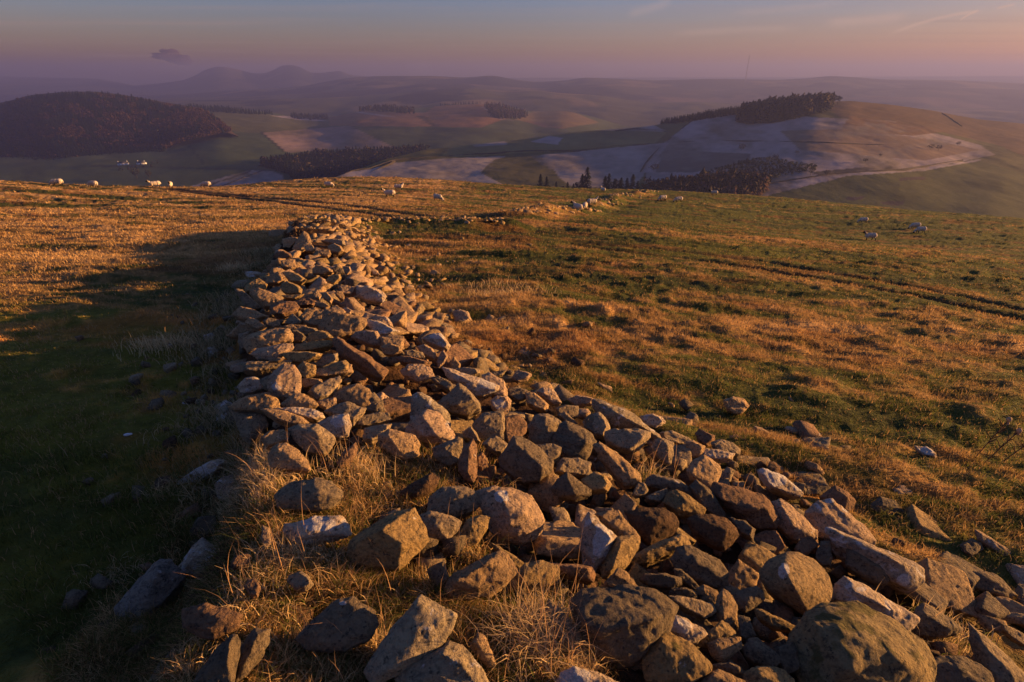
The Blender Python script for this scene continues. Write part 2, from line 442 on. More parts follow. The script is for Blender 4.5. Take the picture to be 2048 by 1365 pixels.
ang = np.concatenate([np.radians(np.linspace(-180, -56, 40)[:-1]), np.radians(np.linspace(-56, 56, 1020)), np.radians(np.linspace(56, 180, 40)[1:])])
rad = np.exp(np.arange(math.log(.25), math.log(190), .0100))
AA, RR = np.meshgrid(ang, rad)
GX = (RR * np.sin(AA)).ravel(); GY = (RR * np.cos(AA)).ravel()
GZ, RUT, HM, TER, TUS = terr(GX, GY)
STRAW = np.array([.27, .165, .065]); PALE = np.array([.44, .28, .125]); GREEN = np.array([.080, .088, .022]); DGREEN = np.array([.045, .055, .018])
RUST = np.array([.20, .085, .035]); SOIL = np.array([.045, .026, .016])
def turf_tone(x, y, h, rut, ter, tus, big=True):
    wx = x + 1.2 * noise2(x * .2, y * .2, 3); wy = y + 1.2 * noise2(x * .2 + 9, y * .2, 4)
    a = fbm2(wx * .085, (wy - .12 * wx) * .55, 4, 61)                       # broad bands of dry and green grass
    b = fbm2(wx * .9, wy * 2.2, 4, 71)
    c = fbm2(x * 5, y * 8, 3, 81)
    px, py, dep = proj(np.stack([x, y, ground0(x, y)], -1))
    dry = .42 + .95 * a + .95 * b * (1 - .45 * sstep(9, 18, y)) + .6 * c + .6 * tus
    r = np.hypot(x, y)
    # left bank and wall margins are drier, the far field and the right slope greener
    dry += .55 * sstep(-4, -9, x) * sstep(9, 14, y)
    dry -= .22 * sstep(24, 40, y) * sstep(-30, 0, x)
    dry -= .22 * sstep(2, 9, x) * sstep(13, 22, y)
    dry -= .26 * sstep(2, 12, x) * sstep(4, 10, y)
    dry -= .38 * sstep(-1.4, -2.4, x) * sstep(8.6, 7.2, y) + .22 * sstep(1.2, 2.5, x) * sstep(7, 3, y)  # greened darker, painting in wall shade at left and corner vignetting near right
    dw, _ = dist_pl(x, y, WALL); dry += .30 * sstep(5, 1.5, dw) * sstep(-1, 1, x + 3) * sstep(3, 8, y)
    d3, _ = dist_pl(x, y, WALL3); dry += .5 * sstep(3.2, 1.0, d3)
    dry += .30 * np.sin((y - .10 * x) * .55 + 1.2 * noise2(x * .06, y * .12, 77)) * sstep(8, 14, y) * sstep(-3, 1, x)
    gsw = sstep(3.2, 1.2, np.abs((y - 17) - (x - 3) * .18)) * sstep(-3, 2, x) * sstep(26, 14, x)
    dry -= .35 * gsw
    t = sstep(.15, .95, dry)[..., None]
    col = GREEN * (1 - t) + STRAW * t
    col = col * (1 - sstep(1.0, 1.5, dry)[..., None]) + PALE * sstep(1.0, 1.5, dry)[..., None]
    dk = sstep(-.1, -.45, a + .7 * b)[..., None]; col = col * (1 - dk) + DGREEN * dk
    ru = (sstep(.15, .5, fbm2(x * .4 + 5, y * .9, 4, 91)) * .55)[..., None]; col = col * (1 - ru) + RUST * ru
    ru = np.clip(rut * 1.6, 0, .95)[..., None]; col = col * (1 - ru) + SOIL * 1.4 * ru
    so = (sstep(.10, .28, h) * sstep(19, 16, y))[..., None]; col = col * (1 - so) + SOIL * (1 + .8 * b[..., None]) * so
    col = col * (1 + np.array([.85, .60, .1]) * (sstep(-1.5, -2.6, x) * sstep(8.8, 7.2, y))[..., None])  # turf colour brightened and warmed to lift the wall's shadow at left
    return np.clip(col, .006, 1), dry
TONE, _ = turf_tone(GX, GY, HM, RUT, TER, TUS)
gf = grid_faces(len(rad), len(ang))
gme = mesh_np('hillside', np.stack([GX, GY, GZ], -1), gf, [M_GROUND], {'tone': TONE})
# close the small hole under the camera
hill = link('hillside_ground', gme); tag(hill, 'grassy hillside of straw and green turf falling away to a curved skyline', 'ground', kind='structure')

# ------------------------------------------------------------------ grass
def blades(x, y, z, hgt, wid, tone, lean=.45, droop=.5, segs=3, seed=1, yaw=None):
    """one mesh of curved tapering blades"""
    rg = np.random.default_rng(seed); n = len(x)
    yaw = rg.uniform(0, 2 * math.pi, n) if yaw is None else yaw
    ld = np.abs(rg.normal(0, lean, n)); ldir = rg.uniform(0, 2 * math.pi, n)
    base = np.stack([x, y, z], -1)
    side = np.stack([np.cos(yaw), np.sin(yaw), np.zeros(n)], -1)
    out = np.stack([np.cos(ldir), np.sin(ldir), np.zeros(n)], -1)
    Vs = []; ts = np.linspace(0, 1, segs + 1)
    bend = rg.uniform(.2, 1, n) * droop
    for k, t in enumerate(ts):
        a = (ld * t + bend * t * t)
        p = base + out * (hgt * t * np.sin(np.minimum(a, 1.5)))[:, None] + np.array([0, 0, 1.]) * (hgt * t * np.cos(np.minimum(a, 1.5)))[:, None]
        w = (wid * (1 - t ** 1.5) * .5)[:, None]
        if k < segs: Vs += [p - side * w, p + side * w]
        else: Vs += [p]
    V = np.stack(Vs, 1); m = V.shape[1]; V = V.reshape(-1, 3)
    o = (np.arange(n) * m)[:, None]
    q = np.concatenate([o + np.array([[2*k, 2*k+1, 2*k+3, 2*k+2]]) for k in range(segs - 1)], 0) if segs > 1 else np.zeros((0, 4), int)
    tr = o + np.array([[2*segs-2, 2*segs-1, 2*segs]])
    tn = np.repeat(tone, m, 0)
    return V, q, tr, tn
def sample_ground(n, a0, a1, r0, r1, seed):
    rg = np.random.default_rng(seed)
    a = np.radians(rg.uniform(a0, a1, n)); r = np.exp(rg.uniform(math.log(r0), math.log(r1), n))
    return r * np.sin(a), r * np.cos(a), r
gx, gy, gr = sample_ground(680000, -54, 54, .9, 42, 5)
gz, grut, gh, gter, gtus = terr(gx, gy)
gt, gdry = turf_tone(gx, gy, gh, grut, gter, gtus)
clump = fbm2(gx * 3.1, gy * 3.7, 3, 101)
# keep-out: bare soil among the stones, except the grassy bottom-left end of the mound
gpx, gpy, _ = proj(np.stack([gx, gy, gz], -1))
lush = sstep(980, 820, gpx) * sstep(880, 930, gpy) 
ltuft = np.maximum(lush, sstep(1230,1120,gpx) * sstep(1150,1200,gpy))
lush = ltuft
pk = np.clip(1.0 - 1.0 * sstep(.06, .22, gh) * sstep(19.5, 17, gy), 0, 1)
pk = np.maximum(pk, lush * .8 * sstep(-.25, .1, clump))
pk *= (1 - .8 * np.clip(grut, 0, 1)) * (.35 + .65 * sstep(-.35, .25, clump + .4 * gdry - .2))
keep = RNG.random(len(gx)) < pk
gx, gy, gz, gr, gt, gdry, gtus, clump, gh, lush = [q[keep] for q in (gx, gy, gz, gr, gt, gdry, gtus, clump, gh, lush)]
n = len(gx); u = RNG.random(n)
hg = (.022 + .028 * u + .032 * np.clip(clump + .2, 0, 1) + .02 * np.clip(gdry, 0, 1.3)) * (1 + .012 * gr) * (1 + .8 * lush)
wd = .0022 + .00075 * gr
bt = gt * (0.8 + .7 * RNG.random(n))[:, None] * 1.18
dryb = (RNG.random(n) < .22 + .25 * np.clip(gdry, 0, 1))[:, None]
bt = np.where(dryb, PALE * (.6 + .6 * RNG.random(n))[:, None], bt)
gm = (lush > .3)[:, None] & (RNG.random(n) < .45)[:, None]
bt = np.where(gm, np.array([.10, .12, .025]) * (.6 + .9 * RNG.random(n))[:, None], bt)
V, q, tr, tn = blades(gx, gy, gz - .006, hg, wd, np.clip(bt, 0, 1), .55, .7, 2, 3)
gro = link('turf_grass', mesh_np('turf_grass', V, [q, tr], [M_BLADE], {'tone': tn}, smooth=False))
tag(gro, 'short straw and green grass blades covering the near hillside', 'grass', kind='stuff')
# coarser tussocks far off, broken by light
tx, ty, trr = sample_ground(9000, -56, 56, 14, 88, 8)
tz, trut, th, tter, ttus = terr(tx, ty)
ttone, tdry = turf_tone(tx, ty, th, trut, tter, ttus)
kp = (RNG.random(len(tx)) < .12 + .75 * sstep(.45, 1.0, tdry)) & (trut < .2)
tx, ty, trr, ttone = tx[kp], ty[kp], trr[kp], ttone[kp]
nb = 9
bx = np.repeat(tx, nb) + RNG.normal(0, 1, len(tx) * nb) * np.repeat(.09 + .0022 * trr, nb)
by = np.repeat(ty, nb) + RNG.normal(0, 1, len(tx) * nb) * np.repeat(.09 + .0022 * trr, nb)
br = np.repeat(trr, nb)
bh = (.06 + .08 * RNG.random(len(bx))) * (1 + .006 * br)
bt = np.repeat(ttone * 1.0 + PALE * .25, nb, 0) * (.7 + .6 * RNG.random(len(bx)))[:, None]
V, q, tr, tn = blades(bx, by, zt(bx, by) - .02, bh, .012 + .0011 * br, np.clip(bt, 0, 1), .6, .5, 2, 4)
gro2 = link('far_grass', mesh_np('far_grass', V, [q, tr], [M_BLADE], {'tone': tn}, smooth=False))
tag(gro2, 'pale tufts of dry grass scattered over the middle distance field', 'grass', kind='stuff')

STONES = """
A|b|40,37 49,38 54,44 60,50 40,60 33,72 22,92 8,84 6,74 14,67 23,61 30,46|38,46,.35 30,66,.25||blue-grey leaning stone with orange sunlit crest, leftmost of the stones in the bottom corner grass
A|w|76,20 86,25 100,34 101,38 96,45 90,49 78,46 63,46 57,45 62,35 70,24|78,28,.3|89,38,11,10|wedge-shaped stone with a big pinkish white lichen patch, in lit grass at lower left
A|r|103,33 112,31 116,34 112,42 102,43 99,40|||small brown stone tucked against the stone with the white lichen patch
A|r|113,52 119,52 123,58 121,66 117,67 110,58|||dark reddish egg-shaped stone standing in shaded grass at lower left
A|g|147,49 156,46 163,50 166,56 160,61 152,60 146,54|||small round speckled stone in shaded grass between two broad slabs
A|r|60,77 80,72 95,77 106,82 104,90 95,94 85,99 75,98 62,90|85,82,.25||low broad brownish stone sunk in grass below the white-lichened wedge
A|k|100,98 104,98 106,104 104,118 100,140 66,142 75,125 88,108|98,104,.3 96,120,.3||long dark slab on edge reaching the bottom of the frame, left of a twin
A|k|118,94 131,94 130,102 124,112 112,128 104,134 107,108|121,98,.3 115,112,.25||dark slab on edge, right-hand twin of the pair at the bottom left
A|p|125,8 130,10 132,22 128,26 124,18|||slim pinkish stone standing upright in glowing grass
A|w|145,7 155,5 168,1 188,1 194,8 195,15 175,16 158,22 150,19 144,12|157,17,.3 174,13,.3|170,6,14,6|pale grey slab with a glowing orange lower edge, embedded in grass
A|k|72,2 86,0 86,10 78,19 66,18 64,14|||dark mossy stone in shade on the left edge of the lit grass
P|k|598,1276 640,1232 676,1203 706,1196 745,1222 752,1250 735,1275 690,1296 620,1298|700,1215,.15|685,1206,8,5|broad dark flat slab behind tall dry grass stems, bottom centre left
B|y|45,-2 60,-5 63,2 68,12 70,20 62,24 56,30 48,42 30,40 12,38 9,30 11,20 23,12 32,5|34,12,.45 50,22,.35 14,22,.25||large rounded ochre boulder with a bright lit top, left of centre in the foreground
B|g|63,1 75,-3 90,0 99,5 96,12 88,20 72,17 66,9|80,10,.25||flat stone with dry grass at its right end, just right of the large ochre boulder
B|y|104,3 114,0 122,2 120,10 112,22 104,24 98,16|108,8,.3||stone with a bright yellow sunlit patch, leaning under the biggest pale boulder
F|p|86,105 98,102 113,103 128,108 132,120 137,127 136,134 128,141 120,144 105,141 97,136 93,125 86,113|100,106,.3 108,114,.45 122,122,.4 110,130,.4|103,107,6,5|large pale angular boulder with a whitish top corner, centre of the foreground
B|o|90,52 96,47 110,40 122,33 130,30 135,32 140,40 143,46 135,55 122,63 100,67 92,66 89,60|96,53,.35 120,39,.35||bright orange-lit oblong stone lying above the big grass tussock
B|y|124,22 130,25 143,33 152,39 145,43 137,38 126,26|130,27,.2||thin pointed flake behind the bright orange-lit oblong stone
B|y|152,39 165,37 178,41 178,51 172,55 150,61 139,60 140,52 148,45|152,46,.35 149,55,.3||ochre block with square right end, above the right of the grass tussock
B|k|72,44 80,40 85,38 88,48 90,54 80,57 74,50|||small dark green-grey stone in shade left of the bright oblong stone
B|l|66,67 80,75 93,83 88,95 80,106 70,113 60,118 48,128 30,136 24,125 35,110 43,92 52,82|56,82,.15 72,92,.18||large diamond-shaped slab covered in black and grey lichen, bottom centre
B|l|90,104 100,108 106,118 115,128 119,136 119,146 50,146 50,124 65,115 82,112|84,114,.3 100,122,.3||lichen-speckled boulder cut by the bottom frame edge, below the diamond-shaped slab
B|o|113,97 118,99 124,110 127,121 122,123 113,115 107,107|112,103,.3||narrow ribbed orange spike of stone left of the grass tussock
C|w|2,128 12,124 25,127 40,133 55,140 30,149 -5,146|14,130,.25|12,132,14,8|pale pinkish lichened stone at the bottom edge beside the tussock
B|g|172,70 182,78 192,90 200,100 200,108 186,106 176,98 168,85|178,80,.2||smooth grey slab sloping down behind the right side of the grass tussock
C|k|20,62 35,60 60,60 75,61 84,67 94,75 93,82 86,95 80,97 72,108 62,117 52,119 35,115 25,105 19,93 19,82 12,72|22,87,.38 33,93,.42 60,88,.42 77,85,.42||big flat-topped dark stone with a glowing yellow right edge, bottom centre right
C|o|34,59 42,50 48,43 53,45 60,53 64,59|45,48,.3||triangular orange stone poking up behind the big flat-topped stone
C|w|24,-2 28,2 38,10 46,18 46,20 38,32 27,45 20,38 17,20 20,5|42,18,.4 28,38,.25 26,6,.3|34,22,9,14|leaning slab with a bluish white lichen face and thin bright edge
G|o|17,102 30,99 36,100 44,110 52,120 53,125 45,121 36,120 27,110|22,104,.25||smooth tilted slab directly behind the white-faced leaning slab
C|y|47,18 60,17 64,22 63,28 55,40 48,43 40,50 35,50 34,42 41,32|50,22,.35 43,42,.3||ochre block wedged against the right of the white-faced leaning slab
C|y|60,33 70,27 85,20 98,15 102,18 106,25 95,28 85,33 70,38 62,38 58,36|70,30,.25 96,19,.25||long lying slab with a lit right end, right of the white-faced slab
C|k|97,27 107,25 118,30 130,36 136,48 136,55 120,58 108,52 98,44 92,36|112,38,.3||broad dark shaded boulder below the long lying slab
C|k|94,44 100,44 106,52 114,58 110,60 102,55 95,49|||small narrow dark stone below the broad dark boulder
C|k|70,48 85,47 98,51 99,56 90,59 75,57 66,53|||flat black-brown slab in deep shade above the big flat-topped stone
C|r|0,40 15,40 25,42 28,48 26,54 22,50 12,46 -15,43 -20,38|22,43,.3||flat reddish slab whose right tip catches orange light, left of the white-faced slab
C|k|92,60 103,59 112,63 112,68 98,68 90,64|||
C|o|112,60 118,57 128,61 131,67 128,75 118,70|118,61,.25||small stone with an orange lit tip beside the upright stone
C|g|90,66 100,66 110,71 124,72 127,78 118,84 105,78 92,70|||
C|o|130,66 134,61 141,66 144,72 146,88 143,94 138,93 131,86 128,75|133,66,.3 134,84,.3||upright narrow orange stone standing in the middle of the bottom right rubble
C|k|142,64 150,60 160,58 166,62 167,68 160,74 152,78 145,74 142,68|154,70,.25||dark block with a jagged yellow lower edge, right of the upright stone
C|y|160,77 166,77 182,85 192,90 190,94 175,92 163,84|168,80,.2||thin slab with a yellow rim in the black hollow under the round boulder
C|w|95,82 104,85 115,92 120,97 112,103 106,105 96,99 88,93|97,88,.3|100,91,7,6|pinkish white speckled stone just right of the flat-topped stone
C|y|120,97 132,86 137,89 143,95 143,99 125,101 118,106 112,105|128,91,.25||
C|o|121,105 130,101 147,100 148,108 140,112 134,119 130,119 124,113|127,105,.3||smooth bright orange wedge at the foot of the upright stone
C|y|72,108 80,98 87,96 96,101 105,103 112,112 122,122 122,126 108,135 84,134 72,134 69,120|84,103,.3 100,110,.2||rough ochre stone under the right edge of the flat-topped stone
C|k|151,107 156,101 162,100 170,108 178,114 179,120 174,124 160,120 152,114|160,107,.3||
C|y|152,128 160,124 172,123 182,126 190,133 194,146 150,146|163,130,.3||
C|o|115,138 124,128 130,126 140,130 150,135 156,146 115,146|126,131,.3||
C|k|178,109 190,104 194,110 195,125 185,128 178,118|||
C|k|146,82 155,84 160,98 152,103 148,100|||
C|w|128,134 135,133 140,137 138,146 127,146||134,138,6,6|small white stone corner at the very bottom edge of the rubble
C|k|125,122 140,120 148,124 150,129 140,130 126,127|||
D|R|12,31 20,31 32,37 40,44 44,52 46,60 44,70 35,76 29,82 22,77 8,66 0,62 -8,53 -10,46 -2,37|8,42,.45 16,58,.5|8,46,5,8|smooth round ochre boulder like a giant egg, above the huge mossy boulder
D|m|30,79 40,73 50,76 60,73 67,71 75,76 82,79 92,85 104,92 112,97 120,102 122,110 128,118 128,128 122,146 30,146 26,130 20,118 16,105 18,98 28,90|34,92,.35 52,92,.42 76,104,.45 104,118,.4 60,125,.45||huge rough mossy boulder at the bottom right, largest stone of all
D|w|52,57 60,53 70,59 80,61 92,69 104,76 115,83 112,88 108,94 92,84 84,80 75,76 66,71 58,73 47,69|68,63,.3 92,75,.3|72,60,4,2|long knobbly grey stone lying along the top of the huge mossy boulder
D|g|118,76 124,73 132,76 142,83 150,89 154,92 148,96 138,98 130,98 112,94 116,84|125,81,.3 139,90,.3||pale blocky stone just right of the huge mossy boulder
D|g|160,88 164,91 172,102 182,106 190,114 198,122 206,130 206,146 184,146 178,125 170,112 162,98|172,105,.25 190,125,.3||long tapering slab pointing up-left in the bottom right corner
D|k|128,120 140,116 156,116 168,122 178,132 182,146 128,146|150,124,.3||dark domed stone in shade at the bottom, right of the huge mossy boulder
D|g|186,88 196,92 206,98 206,106 196,101 187,93|||stone in grass cut by the right frame edge near the bottom corner
D|k|154,50 165,46 174,45 184,51 198,64 186,66 175,62 160,56|176,51,.22||flat angular slab lying alone in shaded grass at the right
D|w|46,12 50,12 60,18 68,24 84,27 100,32 112,38 119,43 120,52 116,57 108,59 101,52 100,44 88,37 75,31 62,26 50,22|102,38,.3 70,25,.2|106,53,6,5|long slab with grass along it and a white lichen patch at its right end
D|k|60,28 66,27 76,32 86,38 95,44 96,48 92,54 84,55 72,49 61,40|67,31,.25 88,44,.3||dark oblong block parallel to and below the long lichened slab
H|p|47,60 60,50 68,49 76,58 88,67 96,75 101,82 99,85 87,84 72,79 66,80 62,80 57,78 50,68|56,60,.15 66,60,.15|65,50,4,2|big flat speckled pinkish plate with a pointed top, right side of the rubble
H|p|18,53 26,50 34,55 46,66 54,75 54,80 46,81 38,82 34,78 24,70 22,62|35,70,.38 27,56,.3||smooth boulder half shaded half lit, left of the big speckled plate
H|r|37,89 42,81 50,80 56,86 50,91 44,96 38,92|||jagged brown stone just above the round ochre boulder
H|k|58,84 65,84 67,95 66,103 58,102 54,95|||
H|w|7,26 12,24 20,27 28,30 36,37 43,43 40,46 30,44 18,40 12,33||18,30,14,9|whitish pitted stone on the outer right edge of the rubble by grass
H|g|16,20 19,18 27,23 28,28 22,28 14,24|||small smooth stone perched behind the whitish pitted stone
H|r|58,47 70,38 80,43 86,50 84,55 80,59 76,57 68,50 62,50|80,47,.3||dark red-brown roof-shaped stone at the grassy right margin
H|k|44,39 56,38 66,39 58,45 46,46|||
H|k|100,52 108,47 118,50 126,59 122,62 110,62 100,58|109,54,.25||dark stone alone in grass right of the red-brown roof-shaped stone
D|p|166,12 178,18 190,26 195,32 190,35 180,28 168,20|||pale long stone half buried in the grass at the right edge
D|k|153,24 162,19 170,22 171,27 162,34 156,30|||
H|w|135,5 145,6 151,10 153,15 145,13 138,9||145,9,6,4|pale stone in the grass below the dead thistle stems
H|g|136,22 146,21 151,23 149,27 140,26|||
H|w|171,31 178,32 177,34 172,34|||
G|l|16,9 22,9 32,13 40,15 48,20 56,28 64,34 69,40 60,38 50,32 38,31 28,26 20,20 16,13|40,22,.3 57,31,.25||long dark leaning slab silhouetted on the right crest of the rubble
G|g|26,34 32,32 50,33 60,35 60,39 52,48 46,51 38,49 28,44 25,40|||flat oval grey stone under the long dark leaning slab
G|g|66,41 72,40 80,43 80,53 78,60 74,59 68,54 63,46|76,45,.3||upright grey slab with bright right edge behind the small grass tuft
G|o|16,46 22,44 34,52 44,60 52,68 53,74 48,77 40,78 32,66 22,56|24,49,.25 42,68,.2||long straight diagonal slab with dark spots sliding down to the right
F|k|146,62 152,50 157,47 166,51 177,57 180,63 176,70 172,78 160,78 148,68|172,62,.3 158,54,.2||large greenish grey flat-faced stone at the upper end of the diagonal slab
F|g|126,50 132,42 141,41 150,46 154,50 150,58 145,65 132,66 128,60|140,43,.35 137,52,.3||pointed block with an orange cap, upper right of the pile
F|r|106,43 118,42 124,48 123,55 118,62 108,65 106,55|||squarish pinkish brown stone with round lichen spots, standing in the pile
F|g|81,49 88,40 104,38 105,45 105,60 95,62 82,58|89,43,.3 104,42,.2||cube-like stone with an orange lit upper rim, middle of the pile
F|k|102,77 110,66 114,59 120,59 130,68 138,71 144,79 143,86 134,94 122,95 112,89 104,82|137,84,.3 115,64,.25||big five-sided dark grey stone facing the viewer, centre of the pile
F|g|48,68 56,65 68,60 71,61 71,72 67,81 60,81 50,76|57,68,.3 66,80,.2||
F|r|69,78 73,68 80,62 83,67 83,90 80,95 73,92 69,86|77,68,.35 76,88,.3||tall narrow reddish stone standing on end at the edge of bare soil
F|r|84,75 88,72 92,78 92,83 88,86 84,84|||
F|o|4,58 12,53 20,54 32,58 35,65 35,73 28,76 18,75 8,68 3,62|11,58,.35 19,70,.3||rounded orange boulder with a shadow across its right half
F|l|31,27 36,23 46,28 54,34 60,40 61,48 60,52 50,42 40,38 33,42 30,44|40,28,.2||mottled upright stone behind the large two-toned boulder
F|p|26,52 36,40 44,38 52,40 60,50 64,57 63,61 56,64 44,62 32,60 27,56|39,42,.3 50,58,.3||large two-toned boulder, left half shaded and right half pinkish, in the pile
F|g|53,31 62,22 69,16 73,18 80,25 86,33 85,37 76,41 66,38 56,36|68,33,.3 80,28,.3||pyramid-shaped grey stone with an orange lower right corner
F|w|56,2 64,6 78,9 90,13 100,17 99,21 88,24 82,24 76,19 62,12|76,12,.3|92,16,7,4|dark slab ending in a pink block with a white lichen splash
F|g|64,4 74,2 84,3 86,7 80,9 70,8|||
F|p|22,5 28,0 40,0 46,4 48,10 42,12 36,13 24,9|26,4,.3||
F|k|47,12 52,9 58,12 66,17 62,22 54,17|||
F|p|95,30 100,26 108,26 111,30 109,38 104,40 96,35||102,32,6,4|knob of orange stone with whitish lichen spots under the white-splashed block
F|p|88,9 94,7 104,12 108,20 107,27 98,26 94,23 92,16|||
F|o|124,23 130,23 138,29 142,33 140,38 132,36 125,32|||
F|k|108,20 116,18 122,20 127,22 123,28 118,30 110,26|||
F|p|133,22 138,19 146,20 150,26 152,31 146,32 140,28|138,23,.3||
F|p|158,28 166,25 174,26 180,28 178,32 165,33|||
F|g|148,36 156,33 166,34 166,42 158,44 150,40|||
F|g|171,47 176,42 184,39 190,46 192,52 188,60 180,58 172,50|||
F|g|150,41 156,39 166,48 160,49|||
F|g|148,88 154,77 168,77 176,80 174,90 160,90|||
F|k|145,102 150,94 158,89 166,96 176,102 176,106 164,110 152,108|158,93,.3 164,106,.3||dark wedge with a bright yellow lower lip, above the bare soil
F|y|170,94 180,88 188,90 193,98 190,103 178,104 172,99|||
F|g|72,55 79,51 83,56 86,63 80,62 74,60|||
F|g|89,65 94,60 100,59 106,63 109,67 104,73 98,72|||
F|k|133,66 145,65 152,68 151,76 146,80 136,74|||
G|o|92,66 98,58 106,54 112,58 118,63 119,68 116,76 112,82 105,78 95,73|95,68,.3 101,60,.2||smooth orange diamond-shaped stone propped on its corner, right of the grass tuft
G|k|60,73 64,70 74,71 86,74 92,79 98,84 103,88 100,91 92,87 82,81 70,79 59,78|84,76,.3||bent dark slab below the grass tuft, pointing down right
G|k|94,80 100,74 106,78 112,84 118,92 122,100 122,105 114,104 106,98 102,90|||dark wedge leaning under the orange diamond-shaped stone
G|y|73,92 78,84 84,82 92,86 100,93 106,97 104,102 96,101 86,103 80,98|83,98,.3 92,91,.3||
G|g|58,88 66,84 74,81 77,86 70,92 60,91|||
G|g|47,86 52,76 56,76 60,82 58,86 50,88|||
G|r|113,82 116,77 126,79 140,82 150,85 158,92 164,99 165,106 164,113 150,112 142,106 132,99 122,92 115,88|121,90,.3 140,97,.35 157,98,.35||broad plate with a lit top and dark reddish front, right part of the pile
G|s|92,106 100,103 112,103 124,106 131,113 133,119 128,125 122,130 112,126 100,118|124,115,.3||dark earth-stained oblong boulder in the soil hollow
G|s|42,100 55,98 72,98 80,102 84,108 82,115 76,118 68,118 63,122 62,126 54,120 46,110|66,107,.3||earth-stained boulder with a glowing rim and a clump of dark moss
G|r|102,32 106,34 114,38 114,42 108,46 102,42 99,36|||
G|g|112,44 118,41 128,43 135,48 134,53 124,52 114,48|||
G|r|127,38 133,37 142,43 152,47 158,52 154,57 144,57 136,50 128,44|||brown block with a dry grass cap on the upper right rim of the rubble
G|w|103,50 108,48 118,49 130,52 128,57 118,58 106,55|||
G|o|91,42 97,42 106,46 104,54 96,54 91,50|||
G|g|70,35 80,34 92,39 97,43 86,45 74,42|||
G|w|54,22 64,20 70,22 74,26 66,31 58,28|||
G|o|122,9 130,6 138,8 142,13 136,19 130,19 124,14|||lone boulder half sunk in the grass slope right of the rubble
G|p|147,30 154,32 162,36 166,42 158,41 148,36|||flat stone in the grass between the lone boulder and the rubble
G|k|8,25 14,20 20,19 26,26 27,32 24,39 15,37 8,32|||
G|k|128,105 140,108 147,114 145,122 136,118|||
E|p|103,5 110,0 118,1 123,9 123,16 122,25 114,27 104,24 97,19 98,10|103,9,.3 102,20,.3||upright rounded pale boulder at the end of the standing wall
E|o|69,31 80,26 96,23 102,26 105,32 105,37 90,38 70,36 65,34|80,28,.2||
E|g|66,36 78,37 92,40 96,50 92,55 82,64 77,60 73,50 72,44|78,42,.3 83,54,.3||tapering stone split by shadow, lower left corner of the wall end
E|l|54,35 62,30 68,33 66,40 72,50 74,58 70,64 62,60 56,50|61,38,.3||lichened post-like stone at the left corner of the wall end
E|o|92,37 100,36 112,38 124,43 129,47 126,49 116,49 104,45|||
E|o|108,32 118,24 126,24 133,28 137,33 128,36 114,35|118,27,.25||
E|w|104,36 116,35 132,36 140,39 142,43 136,45 120,41|||
E|g|144,38 152,33 162,31 170,34 176,36 173,42 166,49 160,48 152,43|167,44,.25||
E|w|138,49 146,43 156,41 162,41 164,50 162,57 155,59 146,57|158,43,.2|154,46,6,5|pale pink crusted block, brightest stone of the near wall end
E|o|146,25 160,18 170,16 178,20 181,24 180,32 174,35 158,31 148,28|160,21,.2||
E|g|114,53 120,50 136,49 144,53 150,58 151,62 147,68 142,72 128,70 120,62|136,55,.4||big rounded grey boulder with a lit right shoulder, foot of the wall end
E|o|91,60 97,55 108,53 114,56 112,62 104,65 96,68|||
E|o|97,75 104,66 112,65 122,71 128,78 130,86 120,84 110,82 104,84 98,82|105,69,.3||orange stone with a rippled face, lowest at the foot of the wall end
E|r|153,80 158,72 168,64 170,68 166,76 156,84|160,73,.2||thin reddish stone leaning in dry grass at the foot of the pile
E|g|175,58 176,52 190,49 197,49 196,53 186,58 182,63 177,62|||
E|g|168,50 170,43 182,40 194,39 196,45 184,49 174,51|||
E|g|130,22 136,17 144,15 155,9 156,13 150,22 146,27 138,29|||
E|o|122,12 130,11 140,12 141,15 136,17 126,19|||
E|o|134,7 142,3 158,0 164,0 165,6 158,8 144,10 137,10|||
E|p|138,30 144,28 152,27 152,32 144,36 139,34|||
E|w|17,104 24,95 34,88 46,81 56,78 62,80 58,86 44,92 34,99 24,106||36,92,22,12|long bluish white stone lying in glowing dry grass at the left edge
E|p|54,98 60,93 68,91 74,95 76,102 77,112 74,120 68,118 62,112 56,108|65,98,.35 66,112,.3||upright pale stone with bright right face among tufts, left edge of the mound
E|g|104,107 112,100 120,95 136,94 148,96 156,104 156,110 146,116 138,118 128,112 116,112 106,116|140,102,.25||broad low grey stone half covered by grass, centre left of the mound
F|g|44,122 46,108 56,101 70,100 86,105 86,114 78,120 66,124 58,124|70,104,.2||wide layered grey slab behind the large pale angular boulder
E|w|72,18 78,11 86,10 92,13 92,19 84,22 76,23|||
E|g|90,12 98,9 100,15 97,20 93,19|||
F|s|20,105 36,94 46,89 52,93 51,98 44,104 34,108 24,107|44,95,.25||earth-brown stone in the dark hollow left of the reddish standing stone
E|k|176,24 183,23 190,30 192,37 186,40 178,38 172,36|184,28,.25||
I|o|28,67 36,60 41,55 50,56 60,63 50,66 38,68|||
I|o|47,80 46,70 52,66 66,63 80,60 90,61 94,66 93,72 84,75 70,79 54,83 50,84|53,70,.3 88,64,.25||big oblong block with an orange front, top of the standing wall
I|g|40,66 50,64 49,78 43,80 39,74|||
I|p|53,86 60,80 74,78 86,76 94,76 94,80 84,84 82,88 72,91 60,90|80,80,.25||
I|g|45,104 42,96 52,94 70,95 84,95 93,93 92,95 80,100 70,102 56,105|||
I|o|71,92 80,90 86,91 80,94 71,94|||
I|y|84,86 96,84 112,84 124,86 122,89 104,94 92,92|||
I|y|94,85 100,77 116,73 130,72 136,74 134,78 118,82 102,84|||
I|g|118,97 128,88 140,86 141,92 138,95 126,99|||
I|y|100,100 106,94 112,97 118,98 118,106 108,110 104,107|109,99,.25||
I|y|118,107 122,102 136,96 148,93 153,98 153,103 140,106 126,110|||
